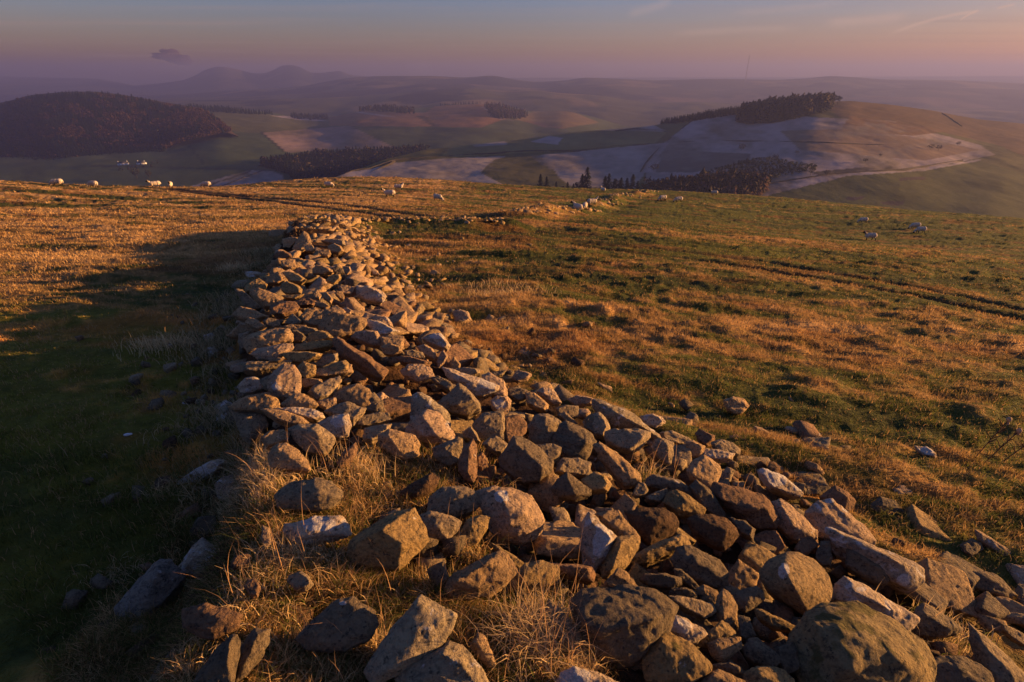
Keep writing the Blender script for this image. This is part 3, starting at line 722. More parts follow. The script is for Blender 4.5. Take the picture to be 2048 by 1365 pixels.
I|r|137,72 142,70 150,76 162,82 174,90 186,98 190,102 186,109 178,108 164,99 150,90 141,84|151,79,.25 175,96,.25||long dark red beam-like slab fallen across the gap in the wall
I|o|124,60 126,46 130,41 142,43 156,48 168,50 170,55 164,62 156,64 146,66 138,69 132,62|128,50,.15||broad bright flat slab tilted towards the sun behind the red beam-like slab
I|o|102,48 110,41 118,39 128,43 126,50 124,60 116,58 106,55|||
I|r|72,40 74,36 88,33 97,33 101,38 98,42 86,47 76,46|||rounded striped brown stone on top of the wall, left of the broad bright slab
I|o|52,20 60,19 72,23 80,27 85,32 78,36 66,37 58,31 52,25|60,29,.3||half-shaded rounded stone capping the wall above the striped brown one
I|y|46,18 52,12 60,9 68,15 66,20 56,19 48,23|||
I|g|32,17 38,11 50,10 46,18 36,19|||
I|o|69,14 72,5 80,2 86,11 80,14|||
I|y|84,14 90,12 100,16 104,20 103,24 90,24 84,21|||
I|o|34,46 42,38 52,40 64,46 70,48 60,51 46,51|||
I|o|46,54 50,49 56,50 60,54 68,58 60,62 52,57|||
I|k|65,52 70,49 80,51 82,56 76,59 68,57|||
I|g|87,55 90,50 95,45 104,52 102,55 95,57|||
I|o|83,58 94,56 108,57 104,61 90,61|||
I|g|96,63 106,58 118,60 121,63 110,66|||
I|k|94,62 99,62 106,66 108,69 104,73 94,73|||
I|y|110,72 112,66 122,62 130,64 136,70 126,72 112,75|||
I|p|156,69 160,64 172,62 181,63 184,70 184,77 176,77 166,73|||
I|w|168,56 174,51 186,54 196,59 203,63 196,66 186,68 182,64|||
I|o|184,70 196,66 208,68 208,80 198,85 188,80|||
I|p|142,17 150,16 158,18 154,25 146,25|||
I|w|160,16 172,17 184,21 190,27 186,32 172,31 162,26|||long pale boulder lying in grass just right of the wall's middle
I|y|130,10 140,4 144,7 140,11 134,13|||
I|o|140,22 145,22 148,27 147,31 143,29 138,24|||
I|g|17,60 22,57 28,60 27,66 20,68 17,65|||
I|b|4,67 12,65 15,68 13,75 6,77 4,72|||
I|w|0,88 8,80 14,79 18,84 12,90 0,93|||pale bone-coloured stone lying in the shade left of the wall
I|w|46,1 56,2 63,3 60,7 50,9 46,6|||
I|y|85,3 92,2 100,4 108,10 104,13 92,12|||
I|g|36,20 44,21 50,27 56,33 62,38 54,40 46,36|||
I|y|84,26 96,26 106,25 98,30 88,29|||
I|r|96,32 110,29 118,32 116,36 102,37|||
I|o|118,33 126,33 133,37 130,40 120,37|||
I|o|116,24 120,21 124,26 122,30 118,29|||
I|o|124,24 130,23 136,30 134,34 126,28|||
I|o|133,40 140,36 149,43 148,46 140,43|||
I|p|146,40 150,38 156,42 154,45 148,44|||
J|p|20,19 28,17 36,17 40,20 44,28 36,26 26,22|||
J|w|74,40 82,36 92,35 98,40 102,47 99,51 90,48 82,44||90,37,9,3|rusty stone with a bright white upper rim in the grass right of the wall
J|p|69,48 76,46 84,50 88,55 86,60 78,58 72,53|||
J|p|89,64 92,56 96,52 100,58 97,64 91,69|||small upright pale spike at the right edge of the fallen stones
J|g|56,52 64,51 74,54 76,59 66,60 57,57|||
J|r|48,60 52,57 62,58 72,61 82,64 80,68 66,66 52,64|||
J|o|32,48 42,45 52,48 53,53 44,56 35,55|||
J|r|33,40 44,36 56,40 60,46 56,48 42,44|||
J|o|102,64 107,59 113,66 112,70 104,71|||
J|g|145,74 154,73 160,72 156,77 148,79|||
J|p|166,80 172,72 180,74 186,76 182,81 172,84|||
J|p|106,12 112,10 120,12 124,20 116,25 108,22|||
K|r|45,62 52,57 60,56 68,60 70,64 60,66 50,66|||
K|o|59,78 56,70 66,67 74,68 76,77 70,80|||
K|o|72,52 80,38 87,30 92,33 96,40 97,46 90,49 84,56 74,54|82,40,.15||tall pale slab leaning on the far part of the wall
K|o|60,46 58,40 68,38 76,38 80,41 74,46 68,51 60,50|||
K|o|40,40 41,29 50,27 60,28 72,29 76,31 70,34 50,36|||
K|o|88,50 97,46 103,54 98,57 90,56|||
K|g|112,42 120,40 134,40 142,42 143,48 138,49 126,44|||
K|o|108,58 114,54 122,55 124,60 120,64 112,62|||
K|o|120,50 128,46 138,50 141,56 134,59 124,56|||
K|o|100,80 104,76 114,76 122,80 126,85 112,87 100,86|||
K|k|126,80 132,77 140,80 142,86 134,88 128,85|||
K|p|140,77 150,78 152,84 146,88 142,84|||
K|p|173,76 180,77 188,84 190,88 182,88 174,81|||
K|y|117,96 124,90 136,88 138,93 128,100|||
"""

# ------------------------------------------------------------------ the stones
CROP = {'A': (220,1032,4.096), 'B': (680,1032,4.096), 'C': (1120,1032,4.096), 'D': (1548,1032,4.096), 'E': (300,730,4.096), 'F': (750,730,4.096),
        'G': (1150,780,4.096), 'H': (1500,880,4.096), 'I': (400,540,5.12), 'J': (700,600,5.12), 'K': (480,420,6.827), 'P': (0,0,10.)}
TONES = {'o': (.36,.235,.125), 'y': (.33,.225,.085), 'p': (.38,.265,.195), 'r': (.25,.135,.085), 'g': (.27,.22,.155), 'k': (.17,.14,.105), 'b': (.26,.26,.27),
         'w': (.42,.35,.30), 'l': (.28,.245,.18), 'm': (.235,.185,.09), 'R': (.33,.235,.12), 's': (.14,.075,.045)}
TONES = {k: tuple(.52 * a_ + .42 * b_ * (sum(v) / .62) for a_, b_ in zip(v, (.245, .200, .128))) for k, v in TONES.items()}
PALEA = {'w': .10, 'l': .07, 'p': .03, 'b': .03, 'r': -.01}
WORD = {'o': 'ochre brown', 'y': 'yellowish brown', 'p': 'pinkish brown', 'r': 'reddish brown', 'g': 'grey-brown', 'k': 'dark grey', 'b': 'blue-grey', 'w': 'pale lichened', 'l': 'speckled', 's': 'earthy', 'm': 'mossy', 'R': 'ochre'}
WHERE = {'C': 'small {} stone wedged in the rubble at the bottom right, around the flat-topped stone', 'E': 'small {} stone in the heap at the near end of the standing wall',
         'F': '{} stone in the middle of the fallen heap, among larger ones', 'G': '{} stone on the right-hand side of the fallen heap', 'H': '{} stone on the grassy right margin of the rubble',
         'D': '{} stone in the rough grass at the bottom right', 'I': '{} stone laid in the standing stretch of the wall', 'J': '{} stone spilled on the grass right of the wall',
         'K': '{} stone on the far stretch of the wall', 'B': '{} stone in the bottom rubble', 'A': '{} stone in the lower left grass', 'P': '{} stone'}
USED = {}
STOPW = set('with in at of lying standing just behind above below leaning on tucked wedged sliding propped cut ending covered reaching embedded pointing alone perched fallen tilted capping poking under facing like whose that directly right left half sloping along among cutting catches sunk sunlit'.split())
ORD = ['', 'second ', 'third ', 'fourth ', 'fifth ', 'sixth ', 'seventh ', 'eighth ', 'ninth ', 'tenth ', 'eleventh ', 'twelfth ']
def name_by_mark(px, py, tone, S):
    """'<look> stone <where> the <well-marked stone nearest to it>', never twice the same"""
    ms = sorted(MARKS, key=lambda m: math.hypot(m[0] - px, (m[1] - py) * 1.2))
    size = 'small ' if S < .13 else ('large ' if S > .34 else '')
    for rank in range(12):
        for m in ms[:3]:
            a = math.degrees(math.atan2(-(py - m[1]), px - m[0])) % 360; dist = math.hypot(m[0] - px, m[1] - py)
            w = ['right of', 'above and right of', 'above', 'above and left of', 'left of', 'below and left of', 'below', 'below and right of'][int((a + 22.5) // 45) % 8]
            ws = m[2].split(',')[0].split(); k = 2
            while k < min(len(ws), 7) and ws[k] not in STOPW: k += 1
            short = ' '.join(ws[:k])
            for pre in (' ', ' some way ') if dist > 70 else (' just ', ' '):
                l = (ORD[rank] + size + WORD[tone] + ' stone' + pre + w + ' the ' + short)
                if l not in USED: USED[l] = 1; return l
    return l
class Batch:
    """remesh every rough hull once, then roughen it with noise"""
    def __init__(s): s.items = []
    def add(s, pts, centre, vox, **kw):
        bm = bmesh.new()
        for p in pts: bm.verts.new(Vector(p) - Vector(centre))
        r = bmesh.ops.convex_hull(bm, input=bm.verts)
        bmesh.ops.delete(bm, geom=[g for g in r['geom_interior'] if isinstance(g, bmesh.types.BMVert)], context='VERTS')
        bmesh.ops.recalc_face_normals(bm, faces=bm.faces)
        me = bpy.data.meshes.new('stone'); bm.to_mesh(me); bm.free()
        o = bpy.data.objects.new('stone', me); COL.objects.link(o); o.location = centre
        m = o.modifiers.new('r', 'REMESH'); m.mode = 'VOXEL'; m.voxel_size = vox
        m2 = o.modifiers.new('s', 'SMOOTH'); m2.factor = .5; m2.iterations = kw.get('smooth', 3)
        s.items.append((o, kw))
    def finish(s):
        dg = bpy.context.evaluated_depsgraph_get()
        for i, (o, kw) in enumerate(s.items):
            ev = o.evaluated_get(dg); em = ev.to_mesh()
            n = len(em.vertices); V = np.empty(n * 3, np.float32); em.vertices.foreach_get('co', V); V = V.reshape(-1, 3).astype(float)
            N = np.empty(n * 3, np.float32); em.vertices.foreach_get('normal', N); N = N.reshape(-1, 3).astype(float)
            Q = np.array([tuple(p.vertices) for p in em.polygons if len(p.vertices) == 4]); T = np.array([tuple(p.vertices) for p in em.polygons if len(p.vertices) == 3])
            ev.to_mesh_clear()
            S = kw['size']; amp = kw.get('amp', 1.); off = np.array([i * 7.31, i * 3.17, i * 1.7])
            P = V + off
            d = .016 * S * fbm3(P / (.45 * S), 2, 3) + .012 * S * fbm3(P / (.12 * S) + 9, 3, 7)
            f = noise3(P / (.24 * S) + 31, 11); d += .006 * S * np.tanh(f * 14)      # chipped ledges
            f = noise3(P / (.09 * S) + 57, 12); d += .0035 * S * np.tanh(f * 10)
            ax = kw.get('strata'); 
            if ax is not None:
                t = P @ np.array(ax); t = t / (.11 * S) + .9 * noise3(P / (.4 * S), 5)
                d += .013 * S * np.tanh(3 * np.sin(t * 2.2))
            V2 = V + N * (d * amp)[:, None]
            pale = np.full(n, kw.get('pale', 0.)); moss = np.full(n, kw.get('moss', 0.))
            if kw.get('patch'):
                C = np.array(o.location); px, py, _ = proj(V2 + C)
                for (cx, cy, rx, ry) in kw['patch']:
                    q = np.sqrt(((px - cx) / rx) ** 2 + ((py - cy) / ry) ** 2) + .35 * fbm3(P / (.16 * S), 3, 77)
                    pale += .34 * sstep(1.15, .75, q)
            moss += .10 * sstep(.2, 1, N[:, 2])*kw.get('mossy', 0)
            me = mesh_np('stone', V2, [Q, T] if len(T) else [Q], [M_STONE], {'tone': np.tile(np.array(kw['tone']), (n, 1)), 'pale': pale, 'moss': moss})
            old = o.data; o.modifiers.clear(); o.data = me; bpy.data.meshes.remove(old)
            tag(o, kw.get('label') or name_by_mark(*kw['fill'], S), 'stone', 'stones of the tumbled wall')
B_ = Batch()
MARKS = []
FOOT = []      # picture-space discs of the traced stones, to keep fill stones out
lines = [l for l in STONES.strip().split('\n')]
DOWN = np.array([0, 0, -1.])
for li, l in enumerate(lines):
    crop, tone, outl, inner, patch, label = l.split('|')
    x0, y0, k = CROP[crop]
    cv = lambda s: [tuple(float(t) for t in q.split(',')) for q in s.split()]
    if crop == 'P': O = np.array(cv(outl)); I = [tuple(a) for a in cv(inner)]; PT = cv(patch)
    else:
        O = np.array(cv(outl)) * 10 / k + (x0, y0); I = [(a * 10 / k + x0, b * 10 / k + y0, c) for a, b, c in cv(inner)]
        PT = [(a * 10 / k + x0, b * 10 / k + y0, c * 10 / k, d * 10 / k) for a, b, c, d in cv(patch)]
    c = (O.min(0) + O.max(0)) / 2; cm = O.mean(0)
    wh = O.max(0) - O.min(0)
    off = 0.0
    d0 = float(hit([c[0]], [c[1] + .18 * wh[1]])[0]) if True else 0
    s = math.sqrt(wh[0] * wh[1]) * d0 / F_PX
    d0 -= (.24 if (c[0] < 1000 and c[1] > 890) else .10) * s
    O2 = cm + (O - cm) * 1.11
    dep = d0 * (1 + .55 * (c[1] - O2[:, 1]) / F_PX)
    P = list(ray(O2[:, 0], O2[:, 1]) * dep[:, None])
    rc = ray(c[0], c[1]); rn = rc / np.linalg.norm(rc)
    for (a, b, h) in I:
        P.append(ray(a, b) * (d0 * (1 + .55 * (c[1] - b) / F_PX)) - rn * h * s * .9)
    # front cap
    kf, bf = (.80, .11) if I else (.80, .20)
    O3 = cm + (O - cm) * kf + (-.02 * wh[0], -.03 * wh[1])
    ta = random.uniform(0, 6.28); gr_ = ((O3[:, 0] - cm[0]) * math.cos(ta) / wh[0] + (O3[:, 1] - cm[1]) * math.sin(ta) / wh[1]) * (0 if I else .30)
    dp = d0 * (1 + .55 * (c[1] - O3[:, 1]) / F_PX)
    P += list(ray(O3[:, 0], O3[:, 1]) * dp[:, None] - rn[None] * ((bf + gr_) * s)[:, None])
    # the hidden back and underside
    O4 = cm + (O - cm) * .86
    back = (rn * .75 + DOWN * .8); back /= np.linalg.norm(back)
    P += list(ray(O4[:, 0], O4[:, 1]) * d0 + back * (.42 * s))
    P = np.array(P); C = P.mean(0)
    lush = crop in 'ABP' or (crop == 'E' and c[1] > 880)
    lb, grp = (label, 'stones of the tumbled wall') if label else (None, None)
    if label: MARKS.append((c[0], c[1], label))
    B_.add(P, C, max(min(2.3, .027 * s / d0 * F_PX) * d0 / F_PX, s * .016), size=s, tone=np.array(TONES[tone]) * random.uniform(.90, 1.25) * (.84 if c[1] > 980 else 1), pale=PALEA.get(tone, -.03) + random.uniform(-.03, .03),  # dims stones low in the frame, vignetting put into their colour
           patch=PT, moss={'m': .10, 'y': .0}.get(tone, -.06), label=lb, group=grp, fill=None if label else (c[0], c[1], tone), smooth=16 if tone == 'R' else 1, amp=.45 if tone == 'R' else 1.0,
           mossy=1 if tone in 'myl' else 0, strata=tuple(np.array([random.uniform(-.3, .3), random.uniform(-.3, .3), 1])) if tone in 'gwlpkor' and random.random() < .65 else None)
    FOOT.append((c[0], c[1], wh[0] * .5, wh[1] * .5))
FOOT += [(1085, 1240, 95, 110), (1140, 1320, 60, 50), (745, 1275, 45, 50), (1305, 925, 50, 45), (1480, 985, 45, 35)]
FOOT = np.array(FOOT)

def rand_hull(s, flat, rg):
    v = np.array([(a, b, c) for a in (-1, 1) for b in (-1, 1) for c in (-1, 1)], float) * rg.uniform(.45, 1.0, (8, 3))
    e = rg.normal(size=(4, 3)); e /= np.abs(e).max(1)[:, None]; v = np.concatenate([v, e * .92])
    v *= np.array([.60 * rg.uniform(.8, 1.4), .48 * rg.uniform(.8, 1.1), .5 * flat]) * s * .95
    a = rg.uniform(0, 2 * math.pi); tx, ty = rg.normal(0, .3, 2)
    M = Matrix.Rotation(a, 3, 'Z') @ Matrix.Rotation(tx, 3, 'X') @ Matrix.Rotation(ty, 3, 'Y')
    return v @ np.array(M).T
# loose stones that fill the wall between the traced ones: first 300 of the kind as things, the rest as one mass
rg = np.random.default_rng(23)
cand = []
def wall_pt(pl, s0, s1, wid):
    seg = np.array(pl); L = np.hypot(*np.diff(seg, axis=0).T); cs = np.concatenate([[0], np.cumsum(L)])
    s = rg.uniform(s0, min(s1, cs[-1])); i = min(np.searchsorted(cs, s, side='right') - 1, len(L) - 1); t = (s - cs[i]) / L[i]
    p = seg[i] + (seg[i + 1] - seg[i]) * t; dr = (seg[i + 1] - seg[i]) / L[i]; nr = np.array([dr[1], -dr[0]])
    w = rg.normal(0, 1) * wid
    return p + nr * w, w
for i in range(2600):
    p, w = wall_pt(WALL, 2.5, 30, .85); w = max(w, -9)
    if w < -1.12: continue
    cand.append((p[0], p[1], rg.uniform(.14, .34) * (1 if abs(w) < 1 else .7)))
for i in range(150):
    p, w = wall_pt(WALL2, 0, 99, .34); cand.append((p[0], p[1], rg.uniform(.10, .26)))
for i in range(330):
    p, w = wall_pt(WALL3, 0, 99, .8)
    if noise2(np.array(p[0] * .3), np.array(p[1] * .3), 5) > -.15: cand.append((p[0], p[1], rg.uniform(.2, .42)))
for i in range(700):   # the spill of broken stone at the near right
    y_ = rg.uniform(.5, 3.4); cand.append((rg.uniform(-.1, 2.15 - .22 * y_), y_, rg.uniform(.09, .22)))
for i in range(220):   # half-buried stones in the rough ground at the right
    y_ = rg.uniform(.9, 4.2); cand.append((rg.uniform(1.5, 3.6) - .18 * y_, y_, rg.uniform(.10, .30)))
for i in range(160):   # strays on the grass
    p, w = wall_pt(WALL, 2.5, 25, 1.0); cand.append((p[0] + abs(rg.normal(0, 1.5)) + .8, p[1] + rg.normal(0, .5), rg.uniform(.06, .2)))
cand = np.array(cand)
zs = surf0(cand[:, 0], cand[:, 1]); inb = walls_h(cand[:, 0], cand[:, 1])
px, py, dd = proj(np.stack([cand[:, 0], cand[:, 1], zs], -1))
sp = cand[:, 2] * F_PX / np.maximum(dd, .1)
okk = (dd > 1) & (px > -60) & (px < 2110) & (py < 1400)
acc = []
accp = []
for j in np.argsort(-cand[:, 2] - 0 * cand[:, 1]):
    if not okk[j]: continue
    q = ((px[j] - FOOT[:, 0]) / (FOOT[:, 2] + sp[j] * .12)) ** 2 + ((py[j] - FOOT[:, 1]) / (FOOT[:, 3] + sp[j] * .10)) ** 2
    if q.min() < 1: continue
    if px[j] < 1050 and py[j] > 900: continue
    if accp:
        A = np.array(accp); e = np.hypot(A[:, 0] - cand[j, 0], A[:, 1] - cand[j, 1])
        if (e < .36 * (A[:, 2] + cand[j, 2])).any(): continue
    acc.append(j); accp.append(tuple(cand[j]))
order = sorted(acc, key=lambda j: -sp[j])
n_ind = 298 - len(lines)
rest = []
for r_, j in enumerate(order):
    s = cand[j, 2]; x, y = cand[j, 0], cand[j, 1]
    up = .04 if inb[j] > .15 else -.06
    C = np.array([x, y, zs[j] * 0 + (ground0(np.array([x]), np.array([y]))[0] + inb[j] * .80) + s * up])
    flat = rg.uniform(.24, .62)
    pts = rand_hull(s, flat, rg) + C
    tk = rg.choice(list('ooypgrk' if y < 8 else 'ooyoop'))
    if r_ < n_ind:
        side = 'K' if y > 9 else ('I' if y > 5 else 'F')
        if inb[j] < .12: side = 'J'
        lb = 'smaller ' + WHERE[side].format(WORD[tk])
        B_.add(pts, C, max(3.0 * dd[j] / F_PX, s * .026), size=s, tone=np.array(TONES[tk]) * rg.uniform(.9, 1.25), pale=PALEA.get(tk, -.03), moss=-.05, label=None, group=None, fill=(px[j], py[j], tk), smooth=1)
    else: rest.append((pts, C, s, tk, dd[j]))
# rubble chips between the big stones near the camera, toned darker to paint shade into gaps
for i in range(2000):
    p, w = wall_pt(WALL, 2.6, 14, .9)
    if i % 3 == 0: p = np.array([rg.uniform(-.1, 2.1), rg.uniform(.6, 3.3)])
    s = rg.uniform(.035, .12); z = float(zt(p[0], p[1])[0])
    C = np.array([p[0], p[1], z + .25 * s]); rest.append((rand_hull(s, rg.uniform(.5, 1), rg) + C, C, s, rg.choice(list('gkksr')), 3.))
B_.finish()
VV, FF, TT, o_ = [], [], [], 0
for pts, C, s, tk, dpt in rest:
    bm = bmesh.new()
    for p in pts: bm.verts.new(p)
    r = bmesh.ops.convex_hull(bm, input=bm.verts)
    bmesh.ops.delete(bm, geom=[g for g in r['geom_interior'] if isinstance(g, bmesh.types.BMVert)], context='VERTS')
    if dpt < 30: bmesh.ops.subdivide_edges(bm, edges=bm.edges[:], cuts=1, use_grid_fill=True)
    bmesh.ops.triangulate(bm, faces=bm.faces[:])
    bm.verts.ensure_lookup_table(); bm.verts.index_update(); bmesh.ops.recalc_face_normals(bm, faces=bm.faces)
    v = np.array([tuple(q.co) for q in bm.verts]); v = v + .06 * s * np.stack([noise3(v / (.3 * s), 1), noise3(v / (.3 * s), 2), noise3(v / (.3 * s), 3)], -1)
    f = np.array([[q.index for q in fc.verts] for fc in bm.faces]) + o_
    VV.append(v); FF.append(f); TT.append(np.tile(np.array(TONES[tk]) * random.uniform(.75, 1.15), (len(v), 1))); o_ += len(v); bm.free()
VV = np.concatenate(VV); 
rub = link('rubble', mesh_np('rubble', VV, [np.concatenate(FF)], [M_STONE], {'tone': np.concatenate(TT), 'pale': np.full(len(VV), -.02), 'moss': np.full(len(VV), -.05)}, smooth=False))
tag(rub, 'small broken stones filling the gaps and the far stretches of the wall', 'rubble', kind='stuff')
print('stones', len(lines), 'fill individuals', min(n_ind, len(order)), 'rest', len(rest))

# ------------------------------------------------------------------ the land beyond
M_LAND = m_attr('far_land', .012, .3, (.05, .5, 2.0))
M_TREE = m_attr('tree_foliage', .35, .5, None, darkm=(.45, .5, .5), lightm=(1.35, 1.3, 1.2))
M_BARK = m_plain('bark', (.07, .05, .035), .95, .8)
C_GR, C_FR, C_ST, C_PK, C_RU = (.065, .080, .036), (.29, .25, .25), (.17, .12, .055), (.24, .17, .14), (.21, .115, .06)
C_DK, C_OL = (.022, .026, .018), (.085, .080, .032)
class Layer:
    def __init__(s, name, ridge, base, u0, u1, du, nv, tone, ease=1.7, rough=0., label=None, seed=0, kz=26, ks=26):
        s.kz = kz; s.ks = ks
        s.R = np.array(ridge, float); s.B = np.array(base, float); s.ease = ease; s.rough = rough; s.seed = seed
        us = np.arange(u0, u1 + du, du); ts = np.concatenate([np.linspace(0, 1, nv), [1.04, 1.1, 1.2, 1.4, 1.7]])
        T, U = np.meshgrid(ts, us, indexing='ij')
        P = s.pt(U, T)
        px, py, _ = proj(P)
        me = mesh_np(name, P.reshape(-1, 3), grid_faces(len(ts), len(us)), [M_LAND], {'tone': tone(px.ravel(), py.ravel(), P.reshape(-1, 3))})
        s.o = link(name, me); tag(s.o, label, 'hill', kind='structure')
    def smooth_i(s, u, A, col):
        # smoothed interpolation of a polyline
        k = s.kz if col == 2 else s.ks; r = 0
        for o in (-1, -.5, 0, .5, 1): r = r + np.interp(u + o * k * .5, A[:, 0], A[:, col])
        return r / 5
    def pt(s, U, T):
        yr = s.smooth_i(U, s.R, 2); yb = s.smooth_i(U, s.B, 2)
        pr = atY(U, s.smooth_i(U, s.R, 1), yr); pb = atY(U, s.smooth_i(U, s.B, 1), yb)
        t = np.minimum(T, 1); e = 1 - (1 - t) ** s.ease
        Y = yb + (yr - yb) * T
        z = pb[..., 2] + (pr[..., 2] - pb[..., 2]) * e
        over = np.maximum(T - 1, 0)
        z = z - over * yr * .10 - (over > 0) * over ** .5 * yr * .02
        X = Y * (pr[..., 0] / pr[..., 1])
        if s.rough: z = z + s.rough * fbm2(X / (.07 * yr.mean()), Y / (.07 * yr.mean()), 4, 200 + s.seed) * np.clip(T * 3, 0, 1) * np.clip((1.0 - T) * 3 + .25, 0, 1)
        return np.stack([X, Y, z], -1)
    def at(s, px, py):
        px = np.atleast_1d(np.asarray(px, float)); py = np.atleast_1d(np.asarray(py, float)); out = []
        ts = np.linspace(0, 1, 160)
        for a, b in zip(px, py):
            P = s.pt(np.full(160, a), ts); x_, y_, _ = proj(P)
            i = np.argmax(y_ <= b) if (y_ <= b).any() else 159
            if i == 0: out.append(P[0])
            else:
                f = (y_[i-1] - b) / max(y_[i-1] - y_[i], 1e-6); f = min(max(f, 0), 1); out.append(P[i-1] + (P[i] - P[i-1]) * f)
        return np.array(out)
def paint(px, py, base, polys, seed=0):
    """field colours: the land's own patchwork"""
    n = fbm2(px / 60., py / 22., 4, 300 + seed); n2 = fbm2(px / 14., py / 6., 3, 310 + seed)
    col = np.tile(np.array(base), (len(px), 1)) * (1 + .35 * n + .2 * n2)[:, None]
    for poly, c, jit in polys:
        m = inpoly(px + 1.5 * n2, py + .8 * n2, poly)
        w = m.astype(float)
        cc = np.array(c) * (1 + .30 * n + .16 * n2)[:, None]
        if jit: w = w * sstep(-jit - .25, jit * .5 + .15, n + .4 * n2 + .14)
        col = col * (1 - w[:, None]) + cc * w[:, None]
    return np.clip(col, .004, 1)
# --- right-hand hill with the copse, and the frosted fields in front of it
def t_rh(px, py, P):
    c = paint(px, py, C_OL, [
        ([(560,380),(690,345),(760,336),(770,345),(680,385)], C_FR, 1.2),
        ([(680,385),(700,350),(790,326),(880,318),(1010,312),(1000,385)], C_FR, 11.2),
        ([(1060,312),(1310,288),(1340,285),(1290,345),(1270,380),(1140,372)], C_FR, 11.2),
        ([(940,288),(1010,282),(1015,290),(950,294)], C_FR, 1.2), ([(1060,284),(1100,272),(1125,276),(1115,290)], C_FR, 1.2),
        ([(990,318),(1075,306),(1100,330),(1130,370),(1060,378),(1010,372),(960,345)], (.075,.070,.034), .35),
        ([(900,292),(1050,279),(1150,264),(1310,252),(1335,264),(1310,288),(1060,306),(880,316)], (.15,.135,.060), .0), ([(1150,262),(1310,252),(1335,264),(1240,262)], C_FR, 1.2), ([(1060,284),(1100,272),(1125,276),(1115,290)], C_FR, 1.2), ([(940,288),(1010,282),(1015,290),(950,294)], C_FR, 1.2),  # first field's colour lightened, painting light onto a slope in shade
        ([(1330,285),(1385,240),(1480,222),(1640,236),(1800,240),(1850,262),(1960,290),(1990,310),(1850,338),(1700,348),(1640,372),(1500,400),(1290,400),(1290,340)], (.26,.215,.215), 1.6),
        ([(1640,205),(1700,195),(1800,208),(1900,228),(2000,240),(2400,280),(2400,330),(2060,318),(2000,292),(1900,268),(1780,242),(1680,236)], (.115,.075,.042), .0),
        ([(1700,232),(1800,246),(1900,262),(1830,272),(1680,262)], (.13,.08,.045), .3),
        ([(1560,262),(1700,258),(1850,278),(1960,300),(1850,322),(1600,300)], (.16,.115,.085), .25),
        ([(1540,390),(1700,352),(1850,340),(1960,322),(2048,348),(2400,400),(2400,640),(1500,640)], (.075,.078,.030), .0),
        ([(1560,372),(1700,346),(1850,337),(1960,318),(1960,322),(1850,342),(1700,352),(1580,376)], C_FR, 1.6),
        ([(1620,345),(1780,330),(1800,338),(1640,352)], (.06,.05,.04), .2),
        ([(1410,352),(1450,350),(1450,356),(1420,357)], (.05,.04,.035), .0), ([(1800,356),(1850,353),(1850,360),(1800,362)], (.06,.045,.04), .0), ([(1760,404),(1810,402),(1805,411),(1770,411)], (.06,.045,.04), .0),
        ([(1690,395),(1730,393),(1725,400),(1695,401)], (.06,.045,.04), .0),
        ([(1330,300),(1500,308),(1500,335),(1380,345),(1310,345)], (.12,.10,.09), .15),
    ], 1)
    return c
RH = Layer('right_hill',
   [(420,430,420),(520,395,450),(590,378,480),(640,366,510),(680,352,540),(720,338,590),(760,322,640),(850,300,720),(960,288,800),(1050,279,860),(1150,264,930),(1250,257,980),(1310,252,1000),(1380,236,960),(1450,226,930),
    (1560,214,900),(1640,204,880),(1700,202,880),(1760,208,890),(1800,212,900),(1860,221,920),(1900,229,940),(1960,239,960),(2048,248,980),(2300,280,1050),(2700,330,1100)],
   [(420,500,300),(1000,500,300),(1200,500,310),(1500,480,330),(1700,520,300),(2048,560,260),(2700,640,250)], 420, 2700, 4, 200, t_rh, 1.25, 2.5, 'broad frosted hill at the right with fields below it and a conifer copse on its crest', 1)
# --- the valley on the left and its patchwork
def t_v(px, py, P):
    return paint(px, py, C_GR, [
        ([(420,222),(545,230),(600,240),(655,245),(650,262),(520,268),(460,262)], (.085,.085,.035), .0),
        ([(540,232),(590,233),(660,243),(600,241)], C_FR, .4),
        ([(520,266),(700,252),(790,296),(640,302),(575,306)], C_PK, 1.6),
        ([(655,234),(720,222),(850,226),(880,206),(960,204),(1010,238),(960,256),(870,254),(660,252)], C_RU, .0),
        ([(830,232),(850,232),(873,252),(868,254)], (.09,.06,.03), .0),
        ([(690,222),(720,224),(800,236),(760,232)], C_FR, .3), ([(960,212),(1000,226),(1030,243),(1000,240)], C_FR, 1.2),
        ([(1030,240),(1070,222),(1140,222),(1200,246),(1120,258)], C_ST, .0),
        ([(1040,240),(1090,246),(1130,258),(1090,256)], C_RU, .3),
        ([(370,376),(500,340),(545,342),(565,350),(570,400),(360,400)], C_FR, 1.6),
        ([(395,376),(470,352),(500,341),(503,344),(440,364),(410,378)], (.07,.06,.045), .0),
        ([(300,292),(330,280),(520,266),(575,306),(500,335),(420,330),(410,300),(380,296)], (.062,.082,.035), .0),
        ([(376,292),(382,292),(412,330),(406,330)], (.035,.045,.022), .0),
        ([(518,264),(524,264),(572,304),(566,305)], (.03,.035,.02), .0),
        ([(180,330),(560,340),(560,343),(180,334)], (.045,.05,.028), .2),
    ], 2)
VAL = Layer('valley',
   [(-900,262,2000),(0,240,2000),(300,225,2000),(420,212,2000),(545,226,2000),(600,236,1950),(655,236,1950),(700,226,2000),(760,219,2050),(850,216,2100),(880,212,2150),(960,208,2150),(1020,214,2150),(1060,224,2100),(1130,222,2100),(1180,232,2000),
    (1240,250,1950),(1320,262,1900),(1500,262,1900),(2100,262,1900),(3000,262,1900)],
   [(-900,430,620),(0,420,640),(600,420,640),(1200,420,640),(3000,420,640)], -900, 3000, 6, 170, t_v, 1.15, 5., 'valley floor with green, frosted and ploughed fields', 2, 260)
